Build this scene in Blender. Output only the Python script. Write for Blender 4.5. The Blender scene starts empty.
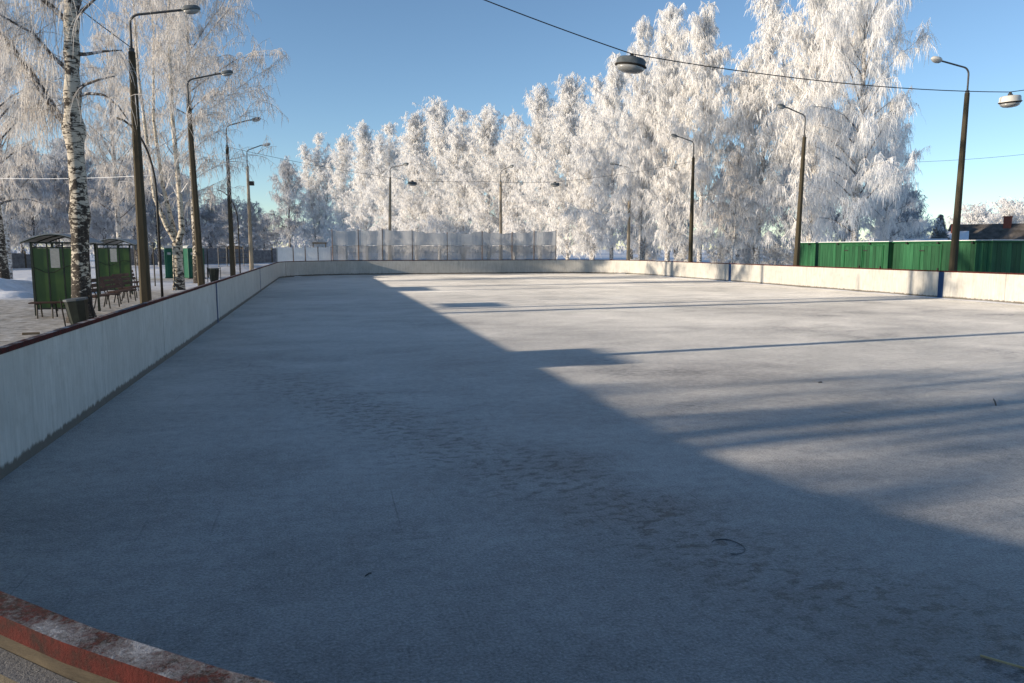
import bpy, math, random
import numpy as np
from mathutils import Vector, Matrix
R = math.radians
S = bpy.context.scene
COL = S.collection

# ------------------------------------------------------------------ camera, sky, sun, exposure
cam = bpy.data.cameras.new("camera"); cam_o = bpy.data.objects.new("camera", cam); COL.objects.link(cam_o)
cam.sensor_width = 36.0; cam.lens = 26.33
cam.clip_start = 0.05; cam.clip_end = 6000
cam_o.location = (0, 0, 2.0)
cam_o.rotation_euler = (R(90) - 0.1229, 0, -0.2497)
S.camera = cam_o

SUN_EL = 10.0
SUN_DIR = Vector((-0.995, -0.098, 0)).normalized()        # towards the sun, on the ground plane
W = bpy.data.worlds.new("World"); S.world = W; W.use_nodes = True
wn = W.node_tree.nodes; wl = W.node_tree.links
bg = wn["Background"]
sky = wn.new("ShaderNodeTexSky"); sky.sky_type = 'NISHITA'; sky.sun_disc = False
sky.sun_elevation = R(SUN_EL)
sky.sun_rotation = math.atan2(SUN_DIR.x, SUN_DIR.y)
sky.air_density = 0.8; sky.dust_density = 0.0; sky.ozone_density = 2.2; sky.altitude = 100
wl.new(sky.outputs[0], bg.inputs[0]); bg.inputs[1].default_value = 0.14

sd = bpy.data.lights.new("sun", 'SUN'); so = bpy.data.objects.new("sun", sd); COL.objects.link(so)
sd.energy = 5.0; sd.angle = R(0.55); sd.color = (1.0, 0.84, 0.64)
tosun = Vector((SUN_DIR.x*math.cos(R(SUN_EL)), SUN_DIR.y*math.cos(R(SUN_EL)), math.sin(R(SUN_EL))))
so.rotation_euler = tosun.to_track_quat('Z', 'Y').to_euler(); so.location = (-40, -4, 20)

S.view_settings.view_transform = 'Standard'; S.view_settings.look = 'None'
S.view_settings.exposure = 0.50; S.view_settings.gamma = 1.0
S.cycles.use_denoising = True
try: S.cycles.denoiser = 'OPENIMAGEDENOISE'
except Exception: pass
S.cycles.max_bounces = 6; S.cycles.diffuse_bounces = 3; S.cycles.transparent_max_bounces = 12

# ------------------------------------------------------------------ helpers
def link(o, parent=None):
    COL.objects.link(o)
    if parent is not None: o.parent = parent
    return o

def tag(o, label=None, cat=None, group=None, kind=None):
    if label: o["label"] = label
    if cat: o["category"] = cat
    if group: o["group"] = group
    if kind: o["kind"] = kind
    return o

def empty(name, loc=(0, 0, 0), rz=0.0):
    o = bpy.data.objects.new(name, None); link(o); o.location = loc; o.rotation_euler = (0, 0, rz)
    o.empty_display_size = 0.3
    return o

def copy_tree(o, parent=None):
    c = o.copy(); link(c, parent)
    for ch in [x for x in list(COL.objects) if x.parent == o]:
        copy_tree(ch, c)
    return c

def copy_props(o, label=None):
    if label: o["label"] = label

class MB:
    def __init__(s): s.v = []; s.f = []
    def add(s, V, F):
        b = len(s.v); s.v.extend([tuple(map(float, p)) for p in V]); s.f.extend([tuple(b+i for i in q) for q in F])
    def box(s, x0, x1, y0, y1, z0, z1):
        V = [(x0,y0,z0),(x1,y0,z0),(x1,y1,z0),(x0,y1,z0),(x0,y0,z1),(x1,y0,z1),(x1,y1,z1),(x0,y1,z1)]
        s.add(V, [(3,2,1,0),(4,5,6,7),(0,1,5,4),(1,2,6,5),(2,3,7,6),(3,0,4,7)])
        return s
    def obox(s, c, sx, sy, sz, M):
        V = [M @ Vector((a*sx/2, b*sy/2, d*sz/2)) + Vector(c) for d in (-1,1) for a,b in ((-1,-1),(1,-1),(1,1),(-1,1))]
        s.add(V, [(3,2,1,0),(4,5,6,7),(0,1,5,4),(1,2,6,5),(2,3,7,6),(3,0,4,7)]); return s
    def tube(s, P, rad, n=8, cap=True, ph=0.0):
        P = [Vector(p) for p in P]
        if not hasattr(rad, '__len__'): rad = [rad]*len(P)
        V = []; F = []
        for i, p in enumerate(P):
            t = (P[min(i+1, len(P)-1)] - P[max(i-1, 0)]).normalized()
            a = Vector((0,0,1)) if abs(t.z) < .95 else Vector((1,0,0))
            if abs(t.z) >= .95: a = Vector((1,0,0))
            u = a.cross(t).normalized(); w = t.cross(u)
            for k in range(n):
                th = 2*math.pi*k/n + ph
                V.append(p + (u*math.cos(th) + w*math.sin(th))*rad[i])
        for i in range(len(P)-1):
            for k in range(n):
                a = i*n+k; b = i*n+(k+1) % n
                F.append((a, b, b+n, a+n))
        if cap:
            F.append(tuple(range(n))[::-1]); F.append(tuple((len(P)-1)*n+k for k in range(n)))
        s.add(V, F); return s
    def lathe(s, prof, n=16, sx=1, sy=1, c=(0,0,0), M=None):
        V = []; F = []
        for r, z in prof:
            for k in range(n):
                a = 2*math.pi*k/n
                p = Vector((r*sx*math.cos(a), r*sy*math.sin(a), z))
                if M is not None: p = M @ p
                V.append(p + Vector(c))
        for i in range(len(prof)-1):
            for k in range(n):
                a = i*n+k; b = i*n+(k+1) % n; F.append((a, b, b+n, a+n))
        F.append(tuple(range(n))[::-1]); F.append(tuple((len(prof)-1)*n+k for k in range(n)))
        s.add(V, F); return s
    def build(s, name, mat, parent=None, smooth=False, bevel=0.0, loc=None):
        me = bpy.data.meshes.new(name); me.from_pydata(s.v, [], s.f); me.update()
        if mat: me.materials.append(mat)
        if smooth:
            for p in me.polygons: p.use_smooth = True
        o = bpy.data.objects.new(name, me); link(o, parent)
        if bevel:
            m = o.modifiers.new("b", 'BEVEL'); m.width = bevel; m.segments = 2; m.limit_method = 'ANGLE'
        if loc is not None: o.location = loc
        return o

# ------------------------------------------------------------------ materials
def mat(name, rough=0.7, spec=0.3):
    m = bpy.data.materials.new(name); m.use_nodes = True
    nt = m.node_tree; b = nt.nodes["Principled BSDF"]
    b.inputs["Roughness"].default_value = rough
    b.inputs["Specular IOR Level"].default_value = spec
    return m, nt, b

def N(nt, t, **kw):
    n = nt.nodes.new(t)
    for k, v in kw.items(): setattr(n, k, v)
    return n

def coords(nt, kind="Object", scale=(1,1,1)):
    tc = N(nt, "ShaderNodeTexCoord"); mp = N(nt, "ShaderNodeMapping")
    mp.inputs["Scale"].default_value = scale
    nt.links.new(tc.outputs[kind], mp.inputs[0]); return mp.outputs[0]

def noise(nt, vec, scale, detail=4, rough=.55, dist=0.0):
    n = N(nt, "ShaderNodeTexNoise"); n.inputs["Scale"].default_value = scale; n.inputs["Detail"].default_value = detail
    n.inputs["Roughness"].default_value = rough; n.inputs["Distortion"].default_value = dist
    nt.links.new(vec, n.inputs["Vector"]); return n.outputs[0]

def ramp(nt, fac, stops, interp='LINEAR'):
    r = N(nt, "ShaderNodeValToRGB"); r.color_ramp.interpolation = interp
    e = r.color_ramp.elements
    while len(e) < len(stops): e.new(0.5)
    for i, (p, c) in enumerate(stops):
        e[i].position = p; e[i].color = (c[0], c[1], c[2], 1) if hasattr(c, '__len__') else (c, c, c, 1)
    nt.links.new(fac, r.inputs[0]); return r.outputs[0]

def mix(nt, fac, a, b, mode='MIX'):
    n = N(nt, "ShaderNodeMix", data_type='RGBA', blend_type=mode)
    for sock, v in ((n.inputs[0], fac), (n.inputs[6], a), (n.inputs[7], b)):
        if hasattr(v, 'is_linked') or hasattr(v, 'links'): nt.links.new(v, sock)
        elif hasattr(v, '__len__'): sock.default_value = (v[0], v[1], v[2], 1)
        else: sock.default_value = v
    return n.outputs[2]

def math_(nt, op, a, b=0.0, clamp=False):
    n = N(nt, "ShaderNodeMath", operation=op); n.use_clamp = clamp
    for s, v in ((n.inputs[0], a), (n.inputs[1], b)):
        if hasattr(v, 'links'): nt.links.new(v, s)
        else: s.default_value = v
    return n.outputs[0]

def bump(nt, b, h, strength=.3, dist=.02):
    n = N(nt, "ShaderNodeBump"); n.inputs["Strength"].default_value = strength; n.inputs["Distance"].default_value = dist
    nt.links.new(h, n.inputs["Height"]); nt.links.new(n.outputs[0], b.inputs["Normal"])

def upness(nt):
    g = N(nt, "ShaderNodeNewGeometry"); s = N(nt, "ShaderNodeSeparateXYZ"); nt.links.new(g.outputs["Normal"], s.inputs[0])
    return s.outputs[2]

def objz(nt):
    tc = N(nt, "ShaderNodeTexCoord"); s = N(nt, "ShaderNodeSeparateXYZ"); nt.links.new(tc.outputs["Object"], s.inputs[0])
    return s.outputs[2]

def rnd(nt):
    return N(nt, "ShaderNodeObjectInfo").outputs["Random"]

M = {}
# plain painted / wooden things with wear and some frost caught on the faces that look up
def simple(key, c1, c2, scale=6, rough=.7, frost=0.0, stretch=(1,1,1), bstr=.2, bdist=.01, vary=0.0, spec=.3):
    m, nt, b = mat(key, rough, spec)
    v = coords(nt, "Object", stretch)
    n1 = noise(nt, v, scale, 6, .6)
    c = ramp(nt, n1, [(.3, c1), (.72, c2)])
    if vary:
        r = rnd(nt); f = math_(nt, 'MULTIPLY_ADD', r, vary); 
        nt.nodes[-1].inputs[2].default_value = 1 - vary/2
        hs = N(nt, "ShaderNodeHueSaturation"); nt.links.new(f, hs.inputs["Value"]); nt.links.new(c, hs.inputs["Color"]); c = hs.outputs[0]
    if frost:
        up = upness(nt); n2 = noise(nt, coords(nt, "Object"), 9, 5, .65)
        f = math_(nt, 'ADD', math_(nt, 'MULTIPLY', up, .9), n2)
        f = ramp(nt, f, [(1.45-frost*.5, 0.0), (1.65-frost*.4, 1.0)])
        c = mix(nt, f, c, (.19, .185, .18) if 'ledge' in key else (.78, .80, .84))
    nt.links.new(c, b.inputs["Base Color"])
    bump(nt, b, noise(nt, v, scale*5, 5, .7), bstr, bdist)
    M[key] = m; return m

simple('dark_shaded_wood_pole', (.042,.036,.022), (.072,.058,.038), 3, .85, 0, (4,4,.5), .4, .01)  # dark tone; tree shade on the right-hand posts is put into this colour
simple('concrete_pole', (.24,.20,.15), (.34,.29,.22), 4, .9, 0, (2,2,.6), .3, .01)
simple('grey_pipe', (.05,.052,.055), (.10,.10,.10), 8, .55, .35)
simple('lamp_housing', (.07,.085,.095), (.13,.145,.155), 9, .6, .35)
simple('lamp_housing_white', (.55,.53,.48), (.66,.63,.58), 9, .6, .3)
simple('green_frame', (.012,.02,.014), (.03,.04,.03), 8, .5, .2)
simple('black_paint', (.012,.012,.012), (.03,.028,.026), 8, .6, .2)
simple('bench_slat', (.045,.022,.015), (.095,.045,.030), 5, .7, .25, (1,5,5), .3, .01, .4)
simple('bin_skin', (.006,.010,.008), (.018,.026,.021), 7, .5, .0)
simple('toilet_green', (.005,.07,.045), (.01,.10,.065), 3, .5, .1)
simple('toilet_grey', (.30,.32,.32), (.45,.47,.47), 4, .6, .5)
simple('snow_cap', (.80,.82,.86), (.88,.89,.91), 5, .8, 0, (1,1,1), .5, .03)
simple('red_cap', (.22,.018,.012), (.38,.035,.022), 12, .65, 0)
simple('shed_green', (.008,.060,.024), (.026,.115,.050), 1.6, .65, 0, (4,4,.5), .4, .008, .7)
simple('shed_green_frame', (.008,.07,.026), (.012,.10,.036), 3, .6, .1)
simple('dark_metal', (.015,.015,.015), (.04,.035,.03), 8, .6, 0)
simple('roof_dark', (.05,.044,.038), (.17,.15,.135), 1.2, .9, 0)
simple('chimney_brick', (.20,.06,.04), (.28,.09,.06), 6, .9, 0)
simple('log_wall', (.10,.075,.055), (.18,.14,.10), 4, .9, 0)
simple('tan_board', (.20,.14,.08), (.30,.22,.14), 5, .8, .2)
simple('weathered_wood', (.055,.045,.032), (.13,.11,.08), 6, .9, .25, (1,1,5), .6, .01)
simple('ledge_wood', (.035,.028,.020), (.085,.068,.045), 6, .9, .0, (1,1,5), .6, .01)
simple('ledge_frosted', (.045,.038,.028), (.11,.095,.07), 14, .9, 1.0, (1,1,1), .8, .01)
simple('shelter_roof', (.16,.18,.19), (.34,.36,.38), 5, .6, .35)
simple('straw', (.5,.36,.16), (.65,.5,.26), 10, .9, 0)
simple('dark_hedge', (.10,.105,.12), (.24,.25,.27), 3, .9, .2)
simple('paper', (.30,.30,.28), (.42,.42,.40), 14, .8, 0)
simple('blue_paint', (.010,.042,.12), (.018,.065,.17), 6, .6, 0)
simple('pale_panel', (.66,.68,.70), (.80,.81,.82), 3, .75, 0, (3,3,.8), .1, .01, .1)
simple('rust_post', (.13,.085,.06), (.22,.15,.11), 8, .8, 0)
simple('white_wall', (.55,.53,.48), (.68,.66,.62), 2, .9, 0)

# green polycarbonate panes
m, nt, b = mat('green_pane', .35, .5)
c = ramp(nt, noise(nt, coords(nt), 2.5, 5), [(.3, (.024,.065,.010)), (.7, (.048,.105,.014))])
nt.links.new(c, b.inputs["Base Color"]); b.inputs["Transmission Weight"].default_value = .12
M['green_pane'] = m
# lamp glass
m, nt, b = mat('lamp_glass', .25, .5); b.inputs["Base Color"].default_value = (.42,.43,.43,1)
b.inputs["Transmission Weight"].default_value = .35; M['lamp_glass'] = m
# cable
m, nt, b = mat('cable', .6, .3); b.inputs["Base Color"].default_value = (.03,.03,.035,1); M['cable'] = m
m, nt, b = mat('frosted_wire', .7, .3); b.inputs["Base Color"].default_value = (.75,.77,.8,1); M['frosted_wire'] = m

# white painted rink boards: streaks running down, scuffs, dark rime of dirt and ice at the foot
m, nt, b = mat('board_white', .65, .3)
v = coords(nt, "Object", (1.0, 1.0, .10))
streak = noise(nt, v, 16, 6, .65)
big = noise(nt, coords(nt, "Object", (1,1,.6)), 1.1, 5, .6)
c = ramp(nt, streak, [(.28, (.40,.39,.36)), (.55, (.55,.535,.50)), (.8, (.64,.62,.585))])
c = mix(nt, math_(nt, 'MULTIPLY', ramp(nt, big, [(.35, 0.0), (.7, 1.0)]), .6), c, (.40,.39,.36))
c = mix(nt, ramp(nt, noise(nt, coords(nt, "Object", (1,1,1)), 3.3, 6, .7), [(.5, 0.0), (.72, .45)]), c, (.33,.31,.27))
spk = noise(nt, coords(nt, "Object", (1,1,.55)), 34, 3, .6)
c = mix(nt, ramp(nt, spk, [(.72, 0.0), (.76, .7)]), c, (.16,.14,.12))
z = objz(nt)
edge = math_(nt, 'ADD', z, math_(nt, 'MULTIPLY', noise(nt, coords(nt, "Object", (1,1,.3)), 9, 5, .7), -.16))
c = mix(nt, ramp(nt, edge, [(-.02, .9), (.035, .0)]), c, (.09,.08,.065))
hs = N(nt, "ShaderNodeHueSaturation"); f = math_(nt, 'MULTIPLY_ADD', rnd(nt), .12); nt.nodes[-2].name
for n_ in nt.nodes:
    if n_.type == 'MATH' and n_.operation == 'MULTIPLY_ADD': n_.inputs[2].default_value = .93
nt.links.new(f, hs.inputs["Value"]); nt.links.new(c, hs.inputs["Color"]); nt.links.new(hs.outputs[0], b.inputs["Base Color"])
bump(nt, b, streak, .25, .01); M['board_white'] = m

# top of the cap rail: old red paint, hoar frost lying in patches on the upper side
m, nt, b = mat('cap_frosted', .8, .2)
v = coords(nt)
red = ramp(nt, noise(nt, v, 14, 5, .65), [(.36, (.030,.012,.010)), (.50, (.065,.010,.008)), (.66, (.092,.013,.010)), (.8, (.16,.08,.055))])
up = upness(nt)
patch = noise(nt, v, 5.5, 3, .55); fine = noise(nt, v, 90, 6, .75)
fr = math_(nt, 'ADD', math_(nt, 'MULTIPLY', patch, 1.5), math_(nt, 'MULTIPLY', fine, .95))
fr = math_(nt, 'MULTIPLY', ramp(nt, math_(nt, 'MULTIPLY', fr, .5), [(.55, 0.0), (.70, 1.0)]), ramp(nt, up, [(.35, 0.0), (.75, 1.0)]))
grime = mix(nt, ramp(nt, noise(nt, v, 40, 5, .7), [(.4, 0.0), (.6, 1.0)]), (.035,.025,.02), (.11,.022,.018))
red2 = mix(nt, ramp(nt, up, [(.35, 0.0), (.75, 1.0)]), red, grime)
c = mix(nt, fr, red2, (.36,.36,.38)); nt.links.new(c, b.inputs["Base Color"])
bump(nt, b, math_(nt, 'ADD', fine, fr), .9, .012); M['cap_frosted'] = m

# rink ice: frost powdered unevenly over dark grey ice; where the frost is thick it is pale and matt
m, nt, b = mat('ice', .5, .5)
v = coords(nt)
big = noise(nt, v, .16, 5, .6, .4)
mid = noise(nt, coords(nt, "Object", (.8, 1.3, 1)), .9, 6, .65, .5)
fine = noise(nt, v, 9, 7, .75)
grain = noise(nt, v, 55, 3, .8)
def centred(x, k):
    return math_(nt, 'MULTIPLY', math_(nt, 'SUBTRACT', x, .5), k)
F = math_(nt, 'ADD', math_(nt, 'ADD', centred(big, 1.0), centred(mid, .75)), math_(nt, 'ADD', centred(fine, 1.0), centred(grain, 2.0)))
F = math_(nt, 'ADD', F, .64)
# a scuffed track of flaked frost crossing the near part of the ice, and other flaked patches
sp = N(nt, "ShaderNodeSeparateXYZ"); nt.links.new(v, sp.inputs[0])
dist_ = math_(nt, 'SUBTRACT', math_(nt, 'ADD', math_(nt, 'MULTIPLY', sp.outputs[0], .925), math_(nt, 'MULTIPLY', sp.outputs[1], .38)), 3.95)
dist_ = math_(nt, 'ABSOLUTE', math_(nt, 'ADD', dist_, centred(mid, 2.2)))
track = math_(nt, 'MULTIPLY', ramp(nt, dist_, [(.15, 1.0), (.95, 0.0)]), ramp(nt, math_(nt, 'DIVIDE', sp.outputs[1], 20.0), [(.50, 1.0), (.80, 0.0)]))
patches = ramp(nt, noise(nt, v, .28, 4, .55), [(.57, 0.0), (.68, .8)])
msk = math_(nt, 'MAXIMUM', track, patches)
fl = noise(nt, coords(nt, "Object", (1.0, 1.5, 1)), 7.0, 4, .65, .4)
F = math_(nt, 'SUBTRACT', F, math_(nt, 'MULTIPLY', ramp(nt, fl, [(.50, 0.0), (.60, .42)]), msk))
F = math_(nt, 'SUBTRACT', F, math_(nt, 'MULTIPLY', msk, .10))
for k_, (rt_, st_) in enumerate(((.35, 26), (1.1, 30), (-.5, 22))):
    mp_ = N(nt, "ShaderNodeMapping"); mp_.inputs["Rotation"].default_value = (0, 0, rt_); mp_.inputs["Scale"].default_value = (st_, .35, 1); nt.links.new(v, mp_.inputs[0])
    ln = math_(nt, 'MULTIPLY', ramp(nt, noise(nt, mp_.outputs[0], 1.0, 2, .5, .25), [(.70, 0.0), (.73, .35)]), ramp(nt, noise(nt, v, .5+.2*k_, 3), [(.5, 0.0), (.62, 1.0)]))
    F = math_(nt, 'SUBTRACT', F, ln)
F = math_(nt, 'MAXIMUM', math_(nt, 'MINIMUM', F, 1.0), 0.0)
c = mix(nt, F, (.042,.043,.045), (.280,.274,.266))
c = mix(nt, ramp(nt, noise(nt, v, 120, 1, .5), [(.72, 0.0), (.76, .8)]), c, (.7,.7,.72))
nt.links.new(c, b.inputs["Base Color"])
nt.links.new(ramp(nt, F, [(.1, .48), (.6, .64)]), b.inputs["Roughness"])
nt.links.new(math_(nt, 'MULTIPLY_ADD', F, .56), b.inputs['Sheen Weight'])
bump(nt, b, math_(nt, 'ADD', F, math_(nt, 'MULTIPLY', grain, .5)), .5, .006)
b.inputs['Sheen Roughness'].default_value = .45; b.inputs['Sheen Tint'].default_value = (1,.985,.965,1); M['ice'] = m
for n_ in nt.nodes:
    if n_.type == 'MATH' and n_.operation == 'MULTIPLY_ADD': n_.inputs[2].default_value = .03

# snow with trodden, sanded ground showing through
m, nt, b = mat('snow_ground', .8, .2)
v = coords(nt)
n1 = noise(nt, v, .16, 6, .62, .3); n2 = noise(nt, v, 3.5, 7, .7)
snowc = ramp(nt, n2, [(.25, (.66,.68,.72)), (.7, (.84,.85,.87))])
dirt = ramp(nt, n2, [(.28, (.14,.115,.085)), (.48, (.42,.38,.32)), (.70, (.72,.69,.64))])
# the trodden strip runs between the boards and the shelters
tc = N(nt, "ShaderNodeTexCoord"); sx = N(nt, "ShaderNodeSeparateXYZ"); nt.links.new(tc.outputs["Object"], sx.inputs[0])
xx = math_(nt, 'ADD', sx.outputs[0], 8.0); xx = math_(nt, 'ABSOLUTE', xx); strip = math_(nt, 'SUBTRACT', 1.0, math_(nt, 'DIVIDE', xx, 8.0), True)
yy = math_(nt, 'SUBTRACT', 1.0, math_(nt, 'DIVIDE', math_(nt, 'SUBTRACT', sx.outputs[1], 24.0, True), 1.0), True)
yd = ramp(nt, math_(nt, 'DIVIDE', sx.outputs[1], 60.0), [(.40, 1.0), (.62, .25)])
f = math_(nt, 'MULTIPLY', strip, yd)
f = math_(nt, 'MULTIPLY', math_(nt, 'ADD', f, math_(nt, 'SUBTRACT', n1, .42)), ramp(nt, strip, [(.0, 0.0), (.12, 1.0)]), True)
f = ramp(nt, f, [(.18, 0.0), (.42, .95)])
c = mix(nt, f, snowc, dirt); nt.links.new(c, b.inputs["Base Color"])
bump(nt, b, math_(nt, 'ADD', n2, math_(nt, 'MULTIPLY', noise(nt, v, 30, 4, .7), .25)), .8, .05); M['snow'] = m

# birch bark: white with black lenticels and rough black patches, more towards the foot
def bark(key, white, dark, amount, frosty=0.0):
    m, nt, b = mat(key, .85, .2)
    v = coords(nt, "Object", (1,1,1))
    vb = coords(nt, "Object", (2.2,2.2,16.0))
    a1 = noise(nt, vb, 1.6, 5, .65); a2 = noise(nt, coords(nt, "Object", (1,1,1.5)), 4.6, 6, .68)
    w = ramp(nt, noise(nt, v, 5, 5), [(.3, [x*.72 for x in white]), (.7, white)])
    lent = ramp(nt, a1, [(.60-amount*.06, 0.0), (.63-amount*.06, 1.0)])
    blot = ramp(nt, a2, [(.60-amount*.16, 0.0), (.66-amount*.16, 1.0)])
    low = ramp(nt, math_(nt, 'DIVIDE', objz(nt), 12.0), [(.0, .22), (.14, .12), (.42, .03), (1.0, .0)])
    blot = ramp(nt, math_(nt, 'ADD', a2, math_(nt, 'MULTIPLY', low, amount)), [(.60-amount*.04, 0.0), (.64-amount*.04, 1.0)])
    f = math_(nt, 'MAXIMUM', lent, blot)
    c = mix(nt, f, w, ramp(nt, noise(nt, v, 20, 4), [(.3, dark), (.7, [min(1, x*2.4+.02) for x in dark])]))
    if frosty:
        c = mix(nt, ramp(nt, noise(nt, v, 9, 6, .7), [(.62-frosty*.4, 0.0), (.70-frosty*.2, .85)]), c, (.72,.73,.76))
    nt.links.new(c, b.inputs["Base Color"]); bump(nt, b, math_(nt, 'ADD', a2, a1), .8, .03)
    M[key] = m
bark('birch_bark', (.56,.51,.43), (.022,.018,.015), .95)
bark('birch_bark_clean', (.62,.56,.46), (.03,.025,.02), .55)
bark('birch_bark_frosty', (.50,.46,.40), (.05,.04,.035), .7, .45)
bark('limb_dark', (.10,.085,.075), (.022,.018,.015), .9, .35)
bark('limb_frosty', (.66,.63,.60), (.16,.14,.125), .6, .95)

# hoar frosted twigs
def frost(key, c1, c2, tr):
    m, nt, b = mat(key, .85, .15)
    c = ramp(nt, noise(nt, coords(nt), 1.7, 5, .7), [(.32, c1), (.66, c2)])
    nt.links.new(c, b.inputs["Base Color"])
    t = N(nt, "ShaderNodeBsdfTranslucent"); nt.links.new(c, t.inputs[0])
    mx = N(nt, "ShaderNodeMixShader"); mx.inputs[0].default_value = tr
    nt.links.new(b.outputs[0], mx.inputs[1]); nt.links.new(t.outputs[0], mx.inputs[2])
    nt.links.new(mx.outputs[0], nt.nodes["Material Output"].inputs[0])
    M[key] = m
frost('frost_twigs', (.87,.86,.85), (.95,.945,.94), .45)
frost('frost_twigs_thin', (.52,.48,.44), (.84,.82,.80), .4)
frost('frost_twigs_shaded_grey', (.42,.43,.45), (.72,.73,.76), .3)  # bluish grey; the shade on the background trees is put into this colour
frost('spruce_green', (.10,.12,.10), (.55,.56,.56), .1)

# protective net: a fine weave that is partly open
def net(key, col, openness):
    m, nt, b = mat(key, .8, .1); b.inputs["Base Color"].default_value = (*col, 1)
    v = coords(nt, "Object")
    n1 = noise(nt, v, 2.0, 5, .6); n2 = noise(nt, v, 45, 2, .6)
    f = math_(nt, 'ADD', math_(nt, 'MULTIPLY', math_(nt, 'SUBTRACT', n1, .5), .5), math_(nt, 'MULTIPLY', math_(nt, 'SUBTRACT', n2, .5), .5))
    f = math_(nt, 'ADD', f, openness, True)
    t = N(nt, "ShaderNodeBsdfTransparent"); mx = N(nt, "ShaderNodeMixShader")
    nt.links.new(f, mx.inputs[0]); nt.links.new(b.outputs[0], mx.inputs[1]); nt.links.new(t.outputs[0], mx.inputs[2])
    nt.links.new(mx.outputs[0], nt.nodes["Material Output"].inputs[0]); M[key] = m
net('net_dense', (.50,.52,.55), .16)
net('net_open', (.34,.34,.345), .27)

# ------------------------------------------------------------------ the rink outline
X0, X1, Y0, Y1, RC = -2.76, 24.48, 0.21, 60.05, 6.5
def outline():
    """list of runs; every run is a list of (x, y, nx, ny) with n pointing outward"""
    runs = []
    def straight(ax, ay, bx, by, nx, ny, n):
        for i in range(n):
            t0, t1 = i/n, (i+1)/n
            runs.append([(ax+(bx-ax)*t, ay+(by-ay)*t, nx, ny) for t in (t0, t1)])
    def arc(cx, cy, a0, a1, n):
        for i in range(n):
            pts = []
            for k in range(9):
                a = R(a0 + (a1-a0)*(i+k/8)/n)
                pts.append((cx+RC*math.cos(a), cy+RC*math.sin(a), math.cos(a), math.sin(a)))
            runs.append(pts)
    straight(X0, Y0+RC, X0, Y1-RC, -1, 0, 12)
    arc(X0+RC, Y1-RC, 180, 90, 4)
    straight(X0+RC, Y1, X1-RC, Y1, 0, 1, 4)
    arc(X1-RC, Y1-RC, 90, 0, 4)
    straight(X1, Y1-RC, X1, Y0+RC, 1, 0, 12)
    arc(X1-RC, Y0+RC, 0, -90, 4)
    straight(X1-RC, Y0, X0+RC, Y0, 0, -1, 4)
    arc(X0+RC, Y0+RC, 270, 180, 3)
    return runs
RUNS = outline()
def inside_dist(x, y):
    """signed distance to the rounded rectangle (negative inside)"""
    qx = np.abs(x-(X0+X1)/2)-((X1-X0)/2-RC); qy = np.abs(y-(Y0+Y1)/2)-((Y1-Y0)/2-RC)
    return np.hypot(np.maximum(qx,0), np.maximum(qy,0)) + np.minimum(np.maximum(qx,qy),0) - RC

# ------------------------------------------------------------------ ground and ice
def vnoise(x, y, s, seed=0):
    rs = np.random.RandomState(seed); T = rs.rand(64, 64)
    xs, ys = x/s, y/s; xi = np.floor(xs).astype(int); yi = np.floor(ys).astype(int); fx = xs-xi; fy = ys-yi
    fx = fx*fx*(3-2*fx); fy = fy*fy*(3-2*fy)
    g = lambda a, b: T[a % 64, b % 64]
    return (g(xi,yi)*(1-fx)+g(xi+1,yi)*fx)*(1-fy) + (g(xi,yi+1)*(1-fx)+g(xi+1,yi+1)*fx)*fy

def ground():
    xs = np.concatenate([[-3000,-1200,-600,-300,-180], np.arange(-120,-40,8), np.arange(-40,-16,1.2), np.arange(-16,-2,.3), np.arange(-2,24,2.0), np.arange(24,34,.6), np.arange(34,70,3), [80,100,140,200,320,600,1200,3000]])
    ys = np.concatenate([[-3000,-1000,-300,-100,-50,-25], np.arange(-14,-2,1.5), np.arange(-2,66,.45), np.arange(66,120,2.5), [125,140,165,200,260,360,600,1200,3000]])
    XX, YY = np.meshgrid(xs, ys)
    d = inside_dist(XX, YY)
    Z = .02 + .05*vnoise(XX, YY, 2.3, 1) + .03*vnoise(XX, YY, .8, 2) + .12*vnoise(XX, YY, 9, 3)*np.clip((np.abs(d)-4)/6, 0, 1)
    # shovelled heap by the far left birch and low banks of cleared snow
    def heap(cx, cy, rx, ry, h, s):
        q = ((XX-cx)/rx)**2 + ((YY-cy)/ry)**2
        return h*np.clip(1-q, 0, 1)**.7*(.65+.7*vnoise(XX, YY, .7, s))
    Z += heap(-14.0, 37.5, 2.2, 2.6, .62, 5) + heap(-12.2, 34.6, 1.2, 1.5, .22, 6) + heap(-15.5, 47, 2.5, 2, .3, 7)
    Z += heap(-9, 72, 6, 4, .35, 8) + heap(33, 60, 4, 10, .35, 9)
    Z = np.where(d < .10, -.10, Z)
    V = np.stack([XX, YY, Z], -1).reshape(-1, 3); ny, nx = XX.shape
    i = np.arange(ny-1)[:, None]*nx + np.arange(nx-1)[None]
    F = np.stack([i, i+1, i+nx+1, i+nx], -1).reshape(-1, 4)
    me = bpy.data.meshes.new("snowy_ground"); me.from_pydata(V.tolist(), [], F.tolist()); me.update()
    for p in me.polygons: p.use_smooth = True
    me.materials.append(M['snow']); o = bpy.data.objects.new("snowy_ground", me); link(o); tag(o, kind="structure")
ground()

b = MB(); pts = []
for r in RUNS: pts += [(p[0]+p[2]*.03, p[1]+p[3]*.03, 0.0) for p in r[:-1]]
b.add([(p[0],p[1],p[2]) for p in pts], [tuple(range(len(pts)))[::-1]])
tag(b.build("ice_surface", M['ice']), kind="structure")

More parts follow.
